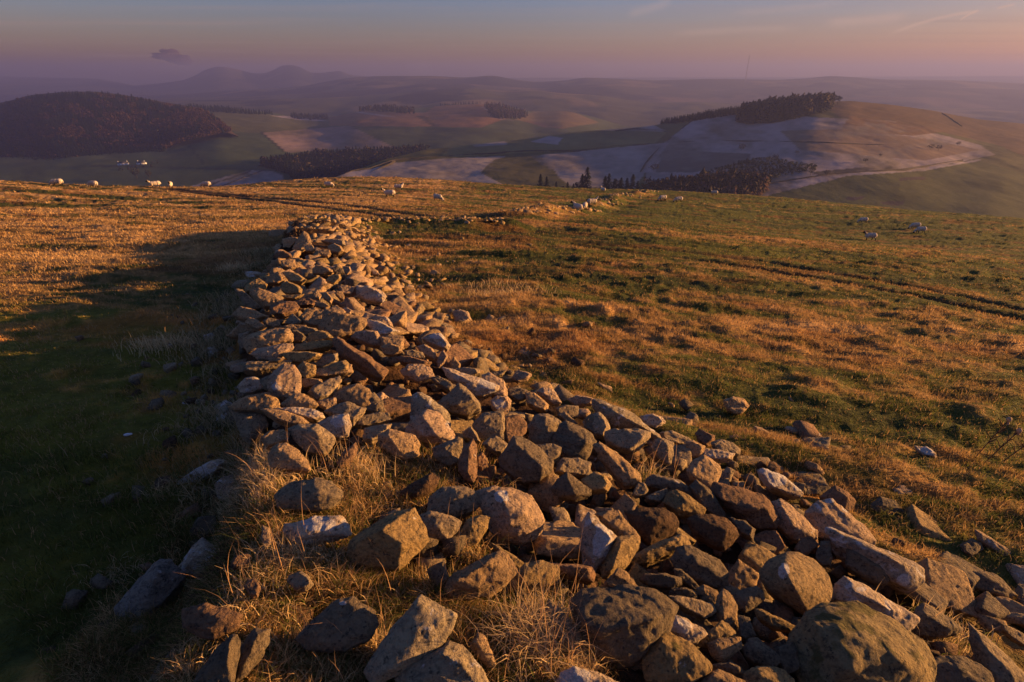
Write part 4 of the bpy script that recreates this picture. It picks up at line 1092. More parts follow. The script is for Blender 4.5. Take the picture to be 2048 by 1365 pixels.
# --- the wooded hill on the left
def t_lh(px, py, P): return paint(px, py, (.05,.035,.022), [], 3)
LH = Layer('left_hill',
   [(-700,300,1500),(-300,240,1600),(-100,219,1650),(0,207,1700),(60,191,1700),(130,184,1700),(200,184,1700),(260,192,1700),(330,205,1650),(400,216,1600),(440,238,1450),(462,262,1300),(475,275,1250)],
   [(-700,372,900),(0,368,950),(100,356,980),(180,332,1060),(300,322,1080),(310,294,1150),(380,276,1180),(460,264,1240),(475,276,1245)], -700, 475, 6, 100, t_lh, 1.4, 4., 'domed hill at the left under mixed forest', 3)
# --- hazy ranges, farther and farther
def t_far(seed, a, b):
    def f(px, py, P):
        n = fbm2(P[:, 0] / 420., P[:, 1] / 420., 4, 400 + seed); w = sstep(.02, .22, n)[:, None]
        m = sstep(.05, .3, fbm2(P[:, 0] / 300. + 5, P[:, 1] / 300., 3, 420 + seed))[:, None]
        c = np.array(a) * (1 - w) + np.array(C_DK) * w
        return c * (1 - m * (1 - w)) + np.array(b) * m * (1 - w)
    return f
Layer('rolling_hills', [(-900,225,3000),(100,216,3000),(250,208,3100),(400,200,3200),(500,201,3200),(640,196,3300),(720,192,3300),(800,186,3300),(880,178,3300),(940,177,3300),(1010,182,3300),(1060,180,3300),(1110,186,3200),(1200,192,3100),
    (1300,206,3000),(1400,203,3000),(1500,208,3000),(1700,214,3000),(2048,218,3000),(3000,225,3000)], [(-900,290,1900),(3000,300,1900)], -900, 3000, 8, 70, t_far(1, C_OL, C_ST), 1.5, 14., 'low rolling hills beyond the valley, dulled by haze', 4)
Layer('misty_hills', [(-900,214,3900),(200,205,3900),(300,198,3900),(500,192,3900),(620,187,3900),(760,178,3900),(850,168,3900),(930,168,3900),(1000,173,3900),(1080,178,3900),(1140,172,3900),(1220,168,3900),(1300,176,3900),(1430,180,3900),(1560,173,3900),(1700,178,3900),(1850,173,3900),(2048,180,3900),(3000,185,3900)], [(-900,250,2700),(3000,260,2700)], -900, 3000, 8, 50, t_far(7, (.07,.065,.04), (.15,.10,.06)), 1.5, 8., 'misty middle range of hills crossing the whole view', 8)
L6 = Layer('distant_hills', [(-700,208,4600),(100,204,4600),(260,196,4700),(400,186,4700),(500,180,4700),(600,174,4700),(650,164,4700),(700,156,4700),(760,152,4700),(870,152,4700),(930,156,4600),(985,151,4600),(1030,160,4600),(1075,165,4600),(1130,162,4500),(1170,155,4500),
    (1220,157,4500),(1310,161,4500),(1420,158,4500),(1560,160,4500),(1610,157,4500),(1660,152,4500),(1710,155,4500),(1760,159,4500),(1900,161,4500),(2048,167,4500),(2900,175,4500)], [(-700,250,3200),(2900,250,3200)], -700, 2900, 7, 60, t_far(2, (.07,.065,.04), C_ST), 1.5, 10., 'range of distant hills on the skyline', 5)
Layer('twin_peaks', [(-500,160,8600),(0,153,8600),(200,158,7600),(270,172,6900),(330,166,6800),(365,161,6800),(390,152,6800),(408,141,6800),(430,134,6800),(448,134,6800),(475,139,6800),(505,147,6800),(530,147,6800),(548,140,6800),(562,132,6800),(580,130,6800),(600,134,6800),(622,146,6800),(645,146,6800),(680,142,6800),(700,150,6900),
    (760,156,7200),(1000,156,8000),(1500,155,8600),(2048,152,8600),(2500,156,8600)], [(-500,190,5200),(2500,190,5200)], -500, 2500, 5, 50, t_far(3, (.06,.055,.04), (.09,.07,.04)), 1.5, 3., 'far pair of steep rounded hills rising out of the haze on the left', 6, 26, 7)
# plain that carries the ranges out to the horizon
yy_, xx_ = np.meshgrid(np.linspace(250, 9800, 40), np.linspace(-10300, 10300, 60), indexing='ij')
zz_ = -.0 * xx_ - 235.
pl = link('lowland', mesh_np('lowland', np.stack([xx_, yy_, zz_], -1).reshape(-1, 3), grid_faces(40, 60), [M_LAND], {'tone': np.tile(np.array(C_GR), (2400, 1))}))
tag(pl, 'low country between the hills', 'ground', kind='structure')

# ------------------------------------------------------------------ trees
def t_conifer(rg, tiers=6, sides=7):
    V = []; F = []
    for k in range(tiers):
        a = k / tiers; z0 = .10 + a * .86; z1 = min(1.0, z0 + .30 - .1 * a); r = .235 * (1 - a) ** .8 + .02
        o = len(V); top = (rg.normal(0, .008), rg.normal(0, .008), z1)
        for i in range(sides):
            t = 2 * math.pi * (i + rg.uniform(-.3, .3)) / sides; q = r * rg.uniform(.7, 1.25)
            V.append((q * math.cos(t), q * math.sin(t), z0 + rg.uniform(-.035, .03)))
        V.append(top); 
        for i in range(sides): F.append((o + i, o + (i + 1) % sides, o + sides))
    return np.array(V), np.array(F)
def t_broad(rg, n=34):
    V = []; F = []
    for i in range(n):          # ragged leaf and twig clumps through the crown's volume
        d = rg.normal(size=3); d /= np.linalg.norm(d); q = rg.uniform(.35, 1) ** .6
        c = np.array([d[0] * .30 * q, d[1] * .30 * q, .58 + d[2] * .38 * q]); o = len(V)
        s = rg.uniform(.06, .13)
        e = rg.normal(size=(4, 3)) * s + c
        V += [tuple(a) for a in e]; F += [(o, o+1, o+2), (o, o+2, o+3), (o, o+3, o+1), (o+1, o+3, o+2)]
    return np.array(V), np.array(F)
def forest(name, pts, hts, kinds, tones, label, seed=3, wide=1.0):
    rg2 = np.random.default_rng(seed)
    T = {'c': [t_conifer(rg2, 4, 6) for _ in range(5)], 'b': [t_broad(rg2, 26) for _ in range(5)]}
    VV, FF, TT, o = [], [], [], 0
    for p, h, k, tn in zip(pts, hts, kinds, tones):
        V, F = T[k][rg2.integers(5)]; a = rg2.uniform(0, 6.28); c, s = math.cos(a), math.sin(a)
        q = V.copy(); q[:, :2] = q[:, :2] @ np.array([[c, -s], [s, c]]) * wide * rg2.uniform(.8, 1.2); q = q * h + p
        VV.append(q); FF.append(F + o); TT.append(np.tile(np.array(tn) * rg2.uniform(.7, 1.3), (len(V), 1))); o += len(V)
    ob = link(name, mesh_np(name, np.concatenate(VV), [np.concatenate(FF)], [M_TREE], {'tone': np.concatenate(TT)}, smooth=False))
    tag(ob, label, 'wood', kind='stuff'); return ob
def fill(L, poly, sx, sy, seed=0, jit=.9):
    rg2 = np.random.default_rng(seed); xs = [p[0] for p in poly]; ys = [p[1] for p in poly]
    U, W = np.meshgrid(np.arange(min(xs), max(xs), sx), np.arange(min(ys), max(ys), sy))
    U = U.ravel() + rg2.uniform(-.5, .5, U.size) * sx * jit; W = W.ravel() + rg2.uniform(-.5, .5, W.size) * sy * jit
    m = inpoly(U, W, poly); U, W = U[m], W[m]
    return U, W, L.at(U, W)
CON, RUS, LAR, BRN = (.008, .013, .009), (.052, .032, .024), (.034, .025, .020), (.035, .028, .022)
U, W, P = fill(LH, [(-300,262),(-100,232),(0,213),(60,197),(130,190),(200,190),(260,198),(330,211),(400,222),(440,243),(462,264),(380,280),(310,297),(300,322),(180,334),(100,360),(0,372),(-300,372)], 3.9, 2.7, 4)
P_h = fbm2(U / 26., W / 12., 3, 501) + .5 * fbm2(U / 8., W / 5., 2, 502) + .28 * sstep(330, 400, U) + .16 * sstep(236, 262, W) - .45 * sstep(292, 304, W) - .25 * sstep(240, 190, W)
kd = np.where(P_h > .02, 'b', 'c')
forest('forest', P - (0, 0, 1.), np.where(kd == 'b', 9.5, 12) * (1 + .25 * RNG.uniform(-1, 1, len(U))), kd, [RUS if h > .10 else (LAR if h > .02 else CON) for h in P_h], 'mixed forest of dark conifers and russet larch covering the domed hill at the left', 3, 1.25)
def wood(name, L, poly, sx, sy, h, tone, kind, label, seed, alt=None, altp=.2):
    U, W, P = fill(L, poly, sx, sy, seed)
    r2 = np.random.default_rng(seed); al = r2.random(len(U)) < altp
    return forest(name, P - (0, 0, .5), h * (1 + .14 * r2.uniform(-1, 1, len(U))), ['b' if (a and alt is not None) else kind for a in al], [alt if (a and alt is not None) else tone for a in al], label, seed)
wood('plantation', VAL, [(500,334),(530,328),(570,322),(640,312),(700,310),(790,308),(835,301),(850,306),(790,330),(720,362),(640,376),(566,376),(562,352),(530,342)], 4.4, 2.4, 16, CON, 'c', 'dense dark conifer plantation in the valley below the left forest', 21, BRN, .08)
wood('shelter_belt', VAL, [(380,214),(450,220),(545,229),(545,231),(470,228),(380,222)], 4, 2.2, 15, CON, 'c', 'narrow dark belt of trees running right from the forested hill', 22)
wood('woodland', VAL, [(582,233),(600,232),(655,234),(655,240),(620,241),(585,239)], 4, 2.2, 16, CON, 'c', 'small oval wood above the pale ploughed field', 23)
wood('woodland', VAL, [(716,216),(760,215),(820,222),(838,229),(790,227),(718,221)], 4, 2.2, 18, CON, 'c', 'long dark wood on the crest of the russet fields', 24, BRN, .2)
wood('woodland', VAL, [(876,208),(960,204),(962,206),(880,210)], 4, 1.6, 11, CON, 'c', 'thin broken line of trees on the crest between the two larger woods', 25)
wood('woodland', VAL, [(968,216),(990,214),(1020,222),(1058,234),(1040,240),(990,240)], 4, 2.2, 20, BRN, 'c', 'rounded brown wood right of the russet fields', 26, RUS, .25)
wood('copse', RH, [(1478,246),(1482,230),(1520,223),(1580,215),(1640,211),(1668,210),(1660,224),(1600,236),(1560,246),(1500,250)], 3.4, 1.9, 18, CON, 'c', 'dark copse of conifers on top of the right-hand hill', 27, BRN, .15)
wood('shelter_belt', RH, [(1309,249),(1380,238),(1440,226),(1480,222),(1480,229),(1400,241),(1345,249)], 3.2, 1.8, 9.5, CON, 'c', 'tapering belt of conifers left of the copse on the right-hand hill', 28)
wood('larch_wood', RH, [(1300,404),(1320,388),(1390,378),(1460,371),(1520,368),(1565,374),(1560,390),(1500,410),(1330,415)], 4.5, 3.0, 12.5, (.085,.045,.035), 'c', 'reddish brown larch wood just beyond the hillside skyline', 29, BRN, .45)
wood('gorse_scrub', RH, [(1410,350),(1480,332),(1510,322),(1560,318),(1600,326),(1665,334),(1668,342),(1600,352),(1560,366),(1520,372)], 6.0, 4.0, 3.6, (.030,.034,.022), 'b', 'dark scrub and thorn bushes spread above the larch wood', 30)
wood('woodland', VAL, [(196,338),(300,322),(280,335),(200,346)], 9, 5, 3.6, BRN, 'b', 'low bare scrub around the white cottages', 31)

def tree(name, L, px, py, h, kind, label, grp, tone=CON, seed=0, wid=1.0):
    rg2 = np.random.default_rng(seed); p = L.at([px], [py])[0]
    root = link(name, None, None, tuple(p)); root.empty_display_size = 1
    tag(root, label, 'tree', grp)
    ns = 7
    zs_ = np.linspace(0, .92 if kind == 'c' else .6, 5); V = []
    for z in zs_:
        rr = .016 * (1 - z) + .004
        for i in range(ns): V.append((rr * math.cos(6.283 * i / ns), rr * math.sin(6.283 * i / ns), z))
    F = [(k * ns + i, k * ns + (i + 1) % ns, (k + 1) * ns + (i + 1) % ns, (k + 1) * ns + i) for k in range(4) for i in range(ns)]
    link('trunk', mesh_np('trunk', np.array(V) * h, [np.array(F)], [M_BARK]), root)
    V = []; F = []
    if kind == 'c':
        for i in range(420):
            z = rg2.uniform(.06, 1) ** 1.0; a = rg2.uniform(0, 6.283); rr = (.24 * (1 - z) ** .85 + .012) * wid * rg2.uniform(.35, 1.1) * (.8 + .3 * math.sin(z * 38 + 2 * math.sin(a)))
            c = np.array([rr * math.cos(a), rr * math.sin(a), z - rr * .18]); d = np.array([math.cos(a), math.sin(a), -.35]); sdv = np.array([-math.sin(a), math.cos(a), 0])
            L_ = rg2.uniform(.03, .07); w_ = rg2.uniform(.018, .035); o = len(V)
            V += [tuple(c - d * L_ * .6 + sdv * w_), tuple(c - d * L_ * .6 - sdv * w_), tuple(c + d * L_), tuple(c + np.array([0, 0, .02]))]
            F += [(o, o+1, o+2), (o, o+3, o+2), (o+1, o+2, o+3)]
    else:
        for i in range(420):
            d = rg2.normal(size=3); d /= np.linalg.norm(d); q = rg2.uniform(.25, 1) ** .5
            c = np.array([d[0] * .34 * q * wid, d[1] * .34 * q * wid, .62 + d[2] * (.24 if kind == 'p' else .34) * q]) + .06 * np.sin(d[[1, 2, 0]] * 9)
            s_ = rg2.uniform(.02, .05); e = rg2.normal(size=(3, 3)) * s_ + c; o = len(V); V += [tuple(a) for a in e]; F += [(o, o+1, o+2)]
    V = np.array(V) * h
    link('crown', mesh_np('crown', V, [np.array(F)], [M_TREE], {'tone': np.tile(np.array(tone), (len(V), 1))}, smooth=False), root)
    return root
con = [(1083,392,19,'leftmost small dark conifer of the row behind the skyline'),(1096,392,17,'second small conifer from the left in the row behind the skyline'),(1116,393,13,'short conifer standing alone between the left pair and the bushy group'),
       (1140,394,13,'low conifer left of the tallest one'),(1152,395,12,'lowest conifer, between the low one and the tallest'),(1170,397,21,'second tallest conifer, touching the left of the tallest'),(1180,398,27,'tallest dark conifer of the row behind the skyline'),
       (1218,399,20,'first conifer right of the gap behind the lone sheep'),(1226,399,22,'slim conifer second right of the gap'),(1238,400,18,'rounder dark conifer third right of the gap'),(1252,400,19,'conifer fourth right of the gap, beside bare trees'),
       (1264,401,19,'conifer fifth right of the gap'),(1276,401,22,'pointed conifer at the right end of the row, near the field wall'),(1287,402,17,'small conifer where the row meets the larch wood')]
for i, (px, py, h, lb) in enumerate(con): tree('conifer_tree', RH, px, py, h * .9, 'c', lb, 'conifers behind the hillside skyline', CON, 50 + i, 1.25)
for i, (px, h, lb) in enumerate([(1161,13,'bare bushy tree between the low conifer and the tall pair'),(1245,15,'bare brown tree among the conifers right of the gap'),(1310,17,'bare bushy tree at the left edge of the larch wood'),(1128,10,'low bare bush between short conifers')]):
    tree('bare_tree', RH, px, 398, h, 'b', lb, 'bare trees behind the skyline', BRN, 80 + i)
tree('bare_tree', VAL, 236, 357, 15, 'b', 'larger of two round bare trees alone in the green valley field', 'lone valley trees', (.035,.034,.026), 91, 1.2)
tree('bare_tree', VAL, 262, 357, 12, 'b', 'smaller of two round bare trees alone in the green valley field', 'lone valley trees', (.035,.034,.026), 92, 1.1)
tree('pine_tree', VAL, 833, 305, 15, 'p', 'left broad-topped pine at the right end of the valley plantation', 'pines by the plantation', CON, 93, 1.2)
tree('pine_tree', VAL, 850, 303, 13, 'p', 'right broad-topped pine at the right end of the valley plantation', 'pines by the plantation', CON, 94, 1.2)
tree('pine_tree', RH, 1662, 211, 17, 'p', 'pine at the right end of the hilltop copse, nearer the copse', 'pines by the copse', CON, 95)
tree('pine_tree', RH, 1676, 210, 13, 'p', 'outermost pine standing off the right end of the hilltop copse', 'pines by the copse', CON, 96)
BUSHL = ['round dark bush alone above the frosted scrub, left of the slope', 'dark bush beside the field wall at the left foot of the slope', 'small bush on the open slope just above the scrub', 'bush at the right tip of the dark scrub', 'tiny bush above the middle of the scrub',
 'bush just past the right end of the scrub', 'left of two small bushes right of the scrub', 'right and upper of two small bushes right of the scrub', 'large left bush of the pair near the wall junction', 'large right bush of the pair near the wall junction', 'dark bush at the wall junction, rightmost on the slope']
for i, (px, py, h) in enumerate([(1497,302,7),(1318,345,9),(1572,322,6),(1655,350,6),(1616,310,4),(1690,352,5),(1762,326,4),(1789,314,3),(1885,300,6),(1900,302,6),(1935,292,5)]):
    tree('bush', RH, px, py, h, 'b', BUSHL[i], 'dark bushes on the frosted slope', (.035,.030,.022), 120 + i, 1.6)

# ------------------------------------------------------------------ field walls, far cottages, mast
M_WALLF = m_plain('far_drystone', (.055, .047, .040), .95, .5)
def field_wall(L, pts, label, h=1.6, w=1.4):
    h *= .62; w *= .5
    pts = np.array(pts, float); P = []
    for a, b in zip(pts[:-1], pts[1:]):
        for t in np.linspace(0, 1, 9)[:-1]: P.append(a + (b - a) * t)
    P.append(pts[-1]); P = np.array(P); C = L.at(P[:, 0], P[:, 1]); n = len(C)
    T = np.gradient(C, axis=0); N = np.stack([T[:, 1], -T[:, 0], 0 * T[:, 0]], -1); N /= np.linalg.norm(N, axis=1)[:, None] + 1e-9
    hh = h * (1 + .25 * RNG.uniform(-1, 1, n))[:, None] * np.array([0, 0, 1.])
    V = np.stack([C - N * w / 2 - (0, 0, 2), C - N * w / 3 + hh, C + N * w / 3 + hh, C + N * w / 2 - (0, 0, 2)], 1).reshape(-1, 3)
    o = (np.arange(n - 1) * 4)[:, None]
    F = np.concatenate([o + np.array([[k, k + 1, k + 5, k + 4]]) for k in range(3)])
    ob = link('field_wall', mesh_np('field_wall', V, [F], [M_WALLF], smooth=False)); tag(ob, label, 'wall', 'field walls on the far slopes')
field_wall(RH, [(690,344),(740,338),(790,321),(880,315),(960,309),(1050,303),(1110,303),(1160,303),(1230,294),(1290,290),(1330,288)], 'long dark field wall crossing the frosted fields in the middle from left to right', 2, 2)
field_wall(RH, [(790,323),(750,342),(710,362),(680,378)], 'short field wall running down to the left through the frosted field', 1.6, 1.6)
field_wall(RH, [(1290,345),(1300,325),(1325,296),(1345,278),(1375,250),(1390,238)], 'field wall climbing from the larch wood to the conifer belt on the right-hand hill', 1.8, 1.8)
field_wall(RH, [(1230,262),(1270,258),(1320,262),(1345,266)], 'short field wall near the left foot of the conifer belt', 1.6, 1.6)
field_wall(RH, [(1885,228),(1900,236),(1915,245),(1930,254)], 'field wall coming down the right end of the hill', 2, 2)
field_wall(RH, [(1330,287),(1450,282),(1560,284),(1650,285),(1740,289),(1830,292)], 'faint wall line across the middle of the frosted slope', 1.2, 1.2)
field_wall(RH, [(1560,370),(1640,358),(1700,349),(1780,344),(1850,339),(1905,330),(1955,321)], 'wall along the top of the green field at the far right', 1.5, 1.5)
field_wall(VAL, [(395,376),(430,366),(470,352),(505,341)], 'dark wall along the edge of the frosted valley field', 1.8, 1.8)
M_WHITE = m_plain('whitewash', (.80, .80, .82), .8); M_SLATE = m_plain('slate', (.07, .07, .08), .7); M_DARK = m_plain('dark_opening', (.02, .02, .025), .4)
def boxmesh(name, parent, c, s, mat):
    x, y, z = s; V = np.array([(a * x / 2, b * y / 2, q * z) for q in (0, 1) for a, b in ((-1,-1),(1,-1),(1,1),(-1,1))]) + np.array(c)
    return link(name, mesh_np(name, V, [np.array([(0,3,2,1),(4,5,6,7),(0,1,5,4),(1,2,6,5),(2,3,7,6),(3,0,4,7)])], [mat], smooth=False), parent)
def cottage(px, py, w, label, rot):
    p = VAL.at([px], [py])[0]; root = link('cottage', None, None, tuple(p)); root.rotation_euler = (0, 0, rot); tag(root, label, 'cottage', 'white cottages by the forest edge')
    boxmesh('wall', root, (0, 0, -1), (w, 6, 4.6), M_WHITE)
    V = [(-w/2-.3,-3.4,3.5),(w/2+.3,-3.4,3.5),(w/2+.3,3.4,3.5),(-w/2-.3,3.4,3.5),(-w/2-.3,0,5.9),(w/2+.3,0,5.9)]
    rf = link('roof', mesh_np('roof', np.array(V), [np.array([(0,1,5,4),(2,3,4,5),(0,3,2,1)]), np.array([(0,4,3),(1,2,5)])], [M_SLATE], smooth=False), root)
    boxmesh('chimney', rf, (w/2-1, 0, 5.2), (1, 1, 1.8), M_WHITE); boxmesh('chimney', rf, (-w/2+1, 0, 5.2), (1, 1, 1.8), M_WHITE)
    for k in (-.33, .33): boxmesh('window', root, (w * k, -3.03, 1.2), (1.4, .12, 1.3), M_DARK)
    boxmesh('door', root, (0, -3.03, 0), (1.1, .12, 2.2), M_DARK)
cottage(216, 331, 15, 'left white cottage at the foot of the dark forest', .3)
cottage(254, 330, 14, 'right white cottage at the foot of the dark forest', -.1)
# transmitter mast on the horizon
mp = L6.at([1491], [163])[0]; mt = atY(1497.5, 108, mp[1]); MH = mt[2] - mp[2]
mr = link('transmitter_mast', None, None, tuple(mp)); tag(mr, 'very tall thin lattice mast on the right of the horizon', 'mast')
def bars(name, parent, segs, r, mat, rot=0):
    V, F = [], []
    for a, b in segs:
        a, b = Vector(a), Vector(b); d = (b - a).normalized(); u = d.orthogonal().normalized(); v = d.cross(u); o = len(V)
        for p in (a, b):
            for i in range(4): V.append(tuple(p + (u * math.cos(i * math.pi / 2) + v * math.sin(i * math.pi / 2)) * r))
        F += [(o+i, o+(i+1)%4, o+4+(i+1)%4, o+4+i) for i in range(4)]
    return link(name, mesh_np(name, np.array(V), [np.array(F)], [mat], smooth=False), parent)
M_STEEL = m_plain('painted_steel', (.12, .10, .10), .6)
q = 1.7; cs_ = [(q, 0), (-q/2, q*.87), (-q/2, -q*.87)]; lev = np.linspace(-5, MH * .94, 30)
bars('lattice_frame', mr, [((x, y, -5), (x, y, MH * .94)) for x, y in cs_] + [((*cs_[i], z0), (*cs_[(i+1) % 3], z1)) for z0, z1 in zip(lev[:-1], lev[1:]) for i in range(3)], .75, M_STEEL)
bars('aerial', mr, [((0, 0, MH * .94), (0, 0, MH))], .9, M_STEEL)
for i in range(3):
    a = 2.1 * i + .4; bars('stay_cable', mr, [((0, 0, MH * k), (MH * .35 * k * math.cos(a), MH * .35 * k * math.sin(a), -6)) for k in (.3, .6, .92)], .10, M_STEEL)

# ------------------------------------------------------------------ clouds outside the haze
def vol_mat(name, col, dens, nz=None, an=.3):
    m = bpy.data.materials.new(name); m.use_nodes = True; n, l = m.node_tree.nodes, m.node_tree.links; n.clear()
    o = n.new('ShaderNodeOutputMaterial'); v = n.new('ShaderNodeVolumePrincipled'); v.inputs['Color'].default_value = (*col, 1); v.inputs['Density'].default_value = dens; v.inputs['Anisotropy'].default_value = an
    l.new(v.outputs[0], o.inputs['Volume']); return m, v
def lumps(items, seg=14):
    V, F, o = [], [], 0
    for (c, r) in items:
        bm = bmesh.new(); bmesh.ops.create_icosphere(bm, subdivisions=3, radius=1); bm.verts.index_update()
        v = np.array([tuple(q.co) for q in bm.verts]); v = v * (1 + .22 * fbm3(v * 1.7 + np.array(c) * .01, 3, 5))[:, None] * np.array(r) + np.array(c)
        V.append(v); F.append(np.array([[q.index for q in f.verts] for f in bm.faces]) + o); o += len(v); bm.free()
    return np.concatenate(V), np.concatenate(F)
Mc, _ = vol_mat('dark_cloud_vapour', (.20, .16, .23), .012)
cc = atY(346, 117, 13000); k = 13000 * .93 / F_PX
V, F = lumps([((-14*k, 0, 12*k), (6*k, 150, 4*k)), ((2*k, 0, 11*k), (9*k, 200, 5*k)), ((24*k, 0, 1*k), (6*k, 150, 5*k)), ((-20*k, 0, 2*k), (14*k, 300, 4*k)), ((-8*k, 0, 3*k), (13*k, 300, 7*k)), ((4*k, 0, 0), (15*k, 300, 9*k)), ((17*k, 0, -6*k), (15*k, 300, 6*k)), ((-27*k, 0, 7*k), (8*k, 200, 2.2*k))])
cl = link('cloud', mesh_np('cloud', V, [F], [Mc]), None, tuple(cc)); tag(cl, 'small ragged dark purple cloud above the twin hills', 'cloud')
# ------------------------------------------------------------------ haze lying in the valleys
M_HZ, hv = vol_mat('valley_haze', (.20, .24, .55), .00022, an=.25)
bx0, bx1, by0, by1, bz0, bz1 = -10800, 10800, -1200, 10500, -290, 150
V = np.array([(x, y, z) for z in (bz0, bz1) for x, y in ((bx0, by0), (bx1, by0), (bx1, by1), (bx0, by1))], float)
hz = link('haze', mesh_np('haze', V, [np.array([(0,3,2,1),(4,5,6,7),(0,1,5,4),(1,2,6,5),(2,3,7,6),(3,0,4,7)])], [M_HZ], smooth=False)); tag(hz, 'thin violet haze filling the valleys up to just above the hilltops', 'haze', kind='stuff')

# ------------------------------------------------------------------ sheep
M_SHEEP = m_attr('sheep_coat', 9, .35, (26, .6, .03), darkm=(.75,.74,.72), lightm=(1.12,1.1,1.08))
def capsule_chain(bm, pts, rads, n=10):
    rings = []
    for k, (p, r) in enumerate(zip(pts, rads)):
        p = Vector(p); d = (Vector(pts[min(k + 1, len(pts) - 1)]) - Vector(pts[max(k - 1, 0)])).normalized(); u = d.orthogonal().normalized(); v = d.cross(u)
        rings.append([bm.verts.new(p + (u * math.cos(2 * math.pi * i / n) + v * math.sin(2 * math.pi * i / n)) * r) for i in range(n)])
    for a, b in zip(rings[:-1], rings[1:]):
        for i in range(n): bm.faces.new((a[i], a[(i + 1) % n], b[(i + 1) % n], b[i]))
    bm.faces.new(rings[0][::-1]); bm.faces.new(rings[-1])
def ell(bm, c, r, rot=0):
    M = Matrix.Translation(c) @ Matrix.Rotation(rot, 4, 'Y') @ Matrix.Diagonal((*r, 1))
    bmesh.ops.create_icosphere(bm, subdivisions=3, radius=1, matrix=M)
def sheep_proto(pose):
    """facing +X, feet at z=0; legs jointed, woolly barrel, dark face and legs"""
    bm = bmesh.new()
    ell(bm, (0, 0, .52), (.50, .23, .235)); ell(bm, (-.30, 0, .53), (.27, .235, .24)); ell(bm, (.30, 0, .51), (.26, .215, .235)); ell(bm, (0, 0, .44), (.38, .22, .18))
    if pose == 'graze':
        capsule_chain(bm, [(.42, 0, .55), (.60, 0, .42), (.70, 0, .27)], [.17, .13, .095]); hc, nose = Vector((.73, 0, .20)), Vector((.80, 0, .035))
    elif pose == 'turn':
        capsule_chain(bm, [(.40, 0, .57), (.53, .07, .70), (.58, .14, .80)], [.17, .13, .10]); hc, nose = Vector((.59, .20, .84)), Vector((.66, .38, .76))
    else:
        capsule_chain(bm, [(.40, 0, .57), (.55, 0, .70), (.62, 0, .80)], [.17, .13, .10]); hc, nose = Vector((.66, 0, .845)), Vector((.85, 0, .765))
    d = (nose - hc); dn = d.normalized()
    wool_n = None
    capsule_chain(bm, [hc - dn * .03, hc + d * .25, hc + d * .65, hc + d * .95, nose + dn * .02], [.105, .105, .08, .066, .045])
    sd = Vector((-dn.y, dn.x, 0)); sd = sd.normalized() if sd.length > .1 else Vector((0, 1, 0))
    for s in (-1, 1): capsule_chain(bm, [hc + sd * .07 * s, hc + sd * (.14 * s) + Vector((0, 0, .02)), hc + sd * (.20 * s)], [.028, .03, .012], 6)
    capsule_chain(bm, [(-.50, 0, .60), (-.57, 0, .48), (-.575, 0, .34)], [.06, .055, .03])
    st = .10 if pose == 'walk' else 0
    for s in (-1, 1):
        f = st * s
        capsule_chain(bm, [(.33, .12 * s, .42), (.34 + f * .5, .125 * s, .24), (.33 + f, .125 * s, .05), (.35 + f, .125 * s, .0)], [.085, .045, .036, .04], 8)
        capsule_chain(bm, [(-.34, .125 * s, .44), (-.27 - f * .3, .13 * s, .32), (-.38 - f * .8, .13 * s, .22), (-.36 - f, .13 * s, .05), (-.34 - f, .13 * s, 0)], [.12, .07, .044, .036, .04], 8)
    me = bpy.data.meshes.new('sheep'); bm.to_mesh(me); bm.free()
    o = bpy.data.objects.new('sheep', me); COL.objects.link(o)
    m = o.modifiers.new('r', 'REMESH'); m.mode = 'VOXEL'; m.voxel_size = .017
    m = o.modifiers.new('s', 'SMOOTH'); m.iterations = 3; m.factor = .5
    dg = bpy.context.evaluated_depsgraph_get(); ev = o.evaluated_get(dg); em = ev.to_mesh()
    n = len(em.vertices); V = np.empty(n * 3, np.float32); em.vertices.foreach_get('co', V); V = V.reshape(-1, 3).astype(float)
    N = np.empty(n * 3, np.float32); em.vertices.foreach_get('normal', N); N = N.reshape(-1, 3).astype(float)
    Q = np.array([tuple(p.vertices) for p in em.polygons if len(p.vertices) == 4]); ev.to_mesh_clear()
    bpy.data.objects.remove(o)
    hd = V - np.array(hc); along = hd @ np.array(dn)
    head = (np.linalg.norm(hd - np.outer(along, np.array(dn)), axis=1) < .24) & (along > -.02) & (along < .4) & (V[:, 0] > .5)
    legs = V[:, 2] < .29
    dark = sstep(.0, .035, along) * head; legw = sstep(.31, .25, V[:, 2]) * (V[:, 0] < .5)
    dk = np.maximum(dark, legw)[:, None]
    wool = 1 - dk[:, 0]
    V = V + N * (wool * (.018 * fbm3(V / .07, 2, 5) + .01 * noise3(V / .03, 6)))[:, None]
    tone = np.array([.52, .44, .36]) * (1 + .12 * noise3(V / .2, 8))[:, None] * (1 - dk) + np.array([.025, .02, .018]) * dk
    return mesh_np('sheep', V, [Q], [M_SHEEP], {'tone': tone})
SM = {p: sheep_proto(p) for p in ('graze', 'stand', 'walk', 'turn')}
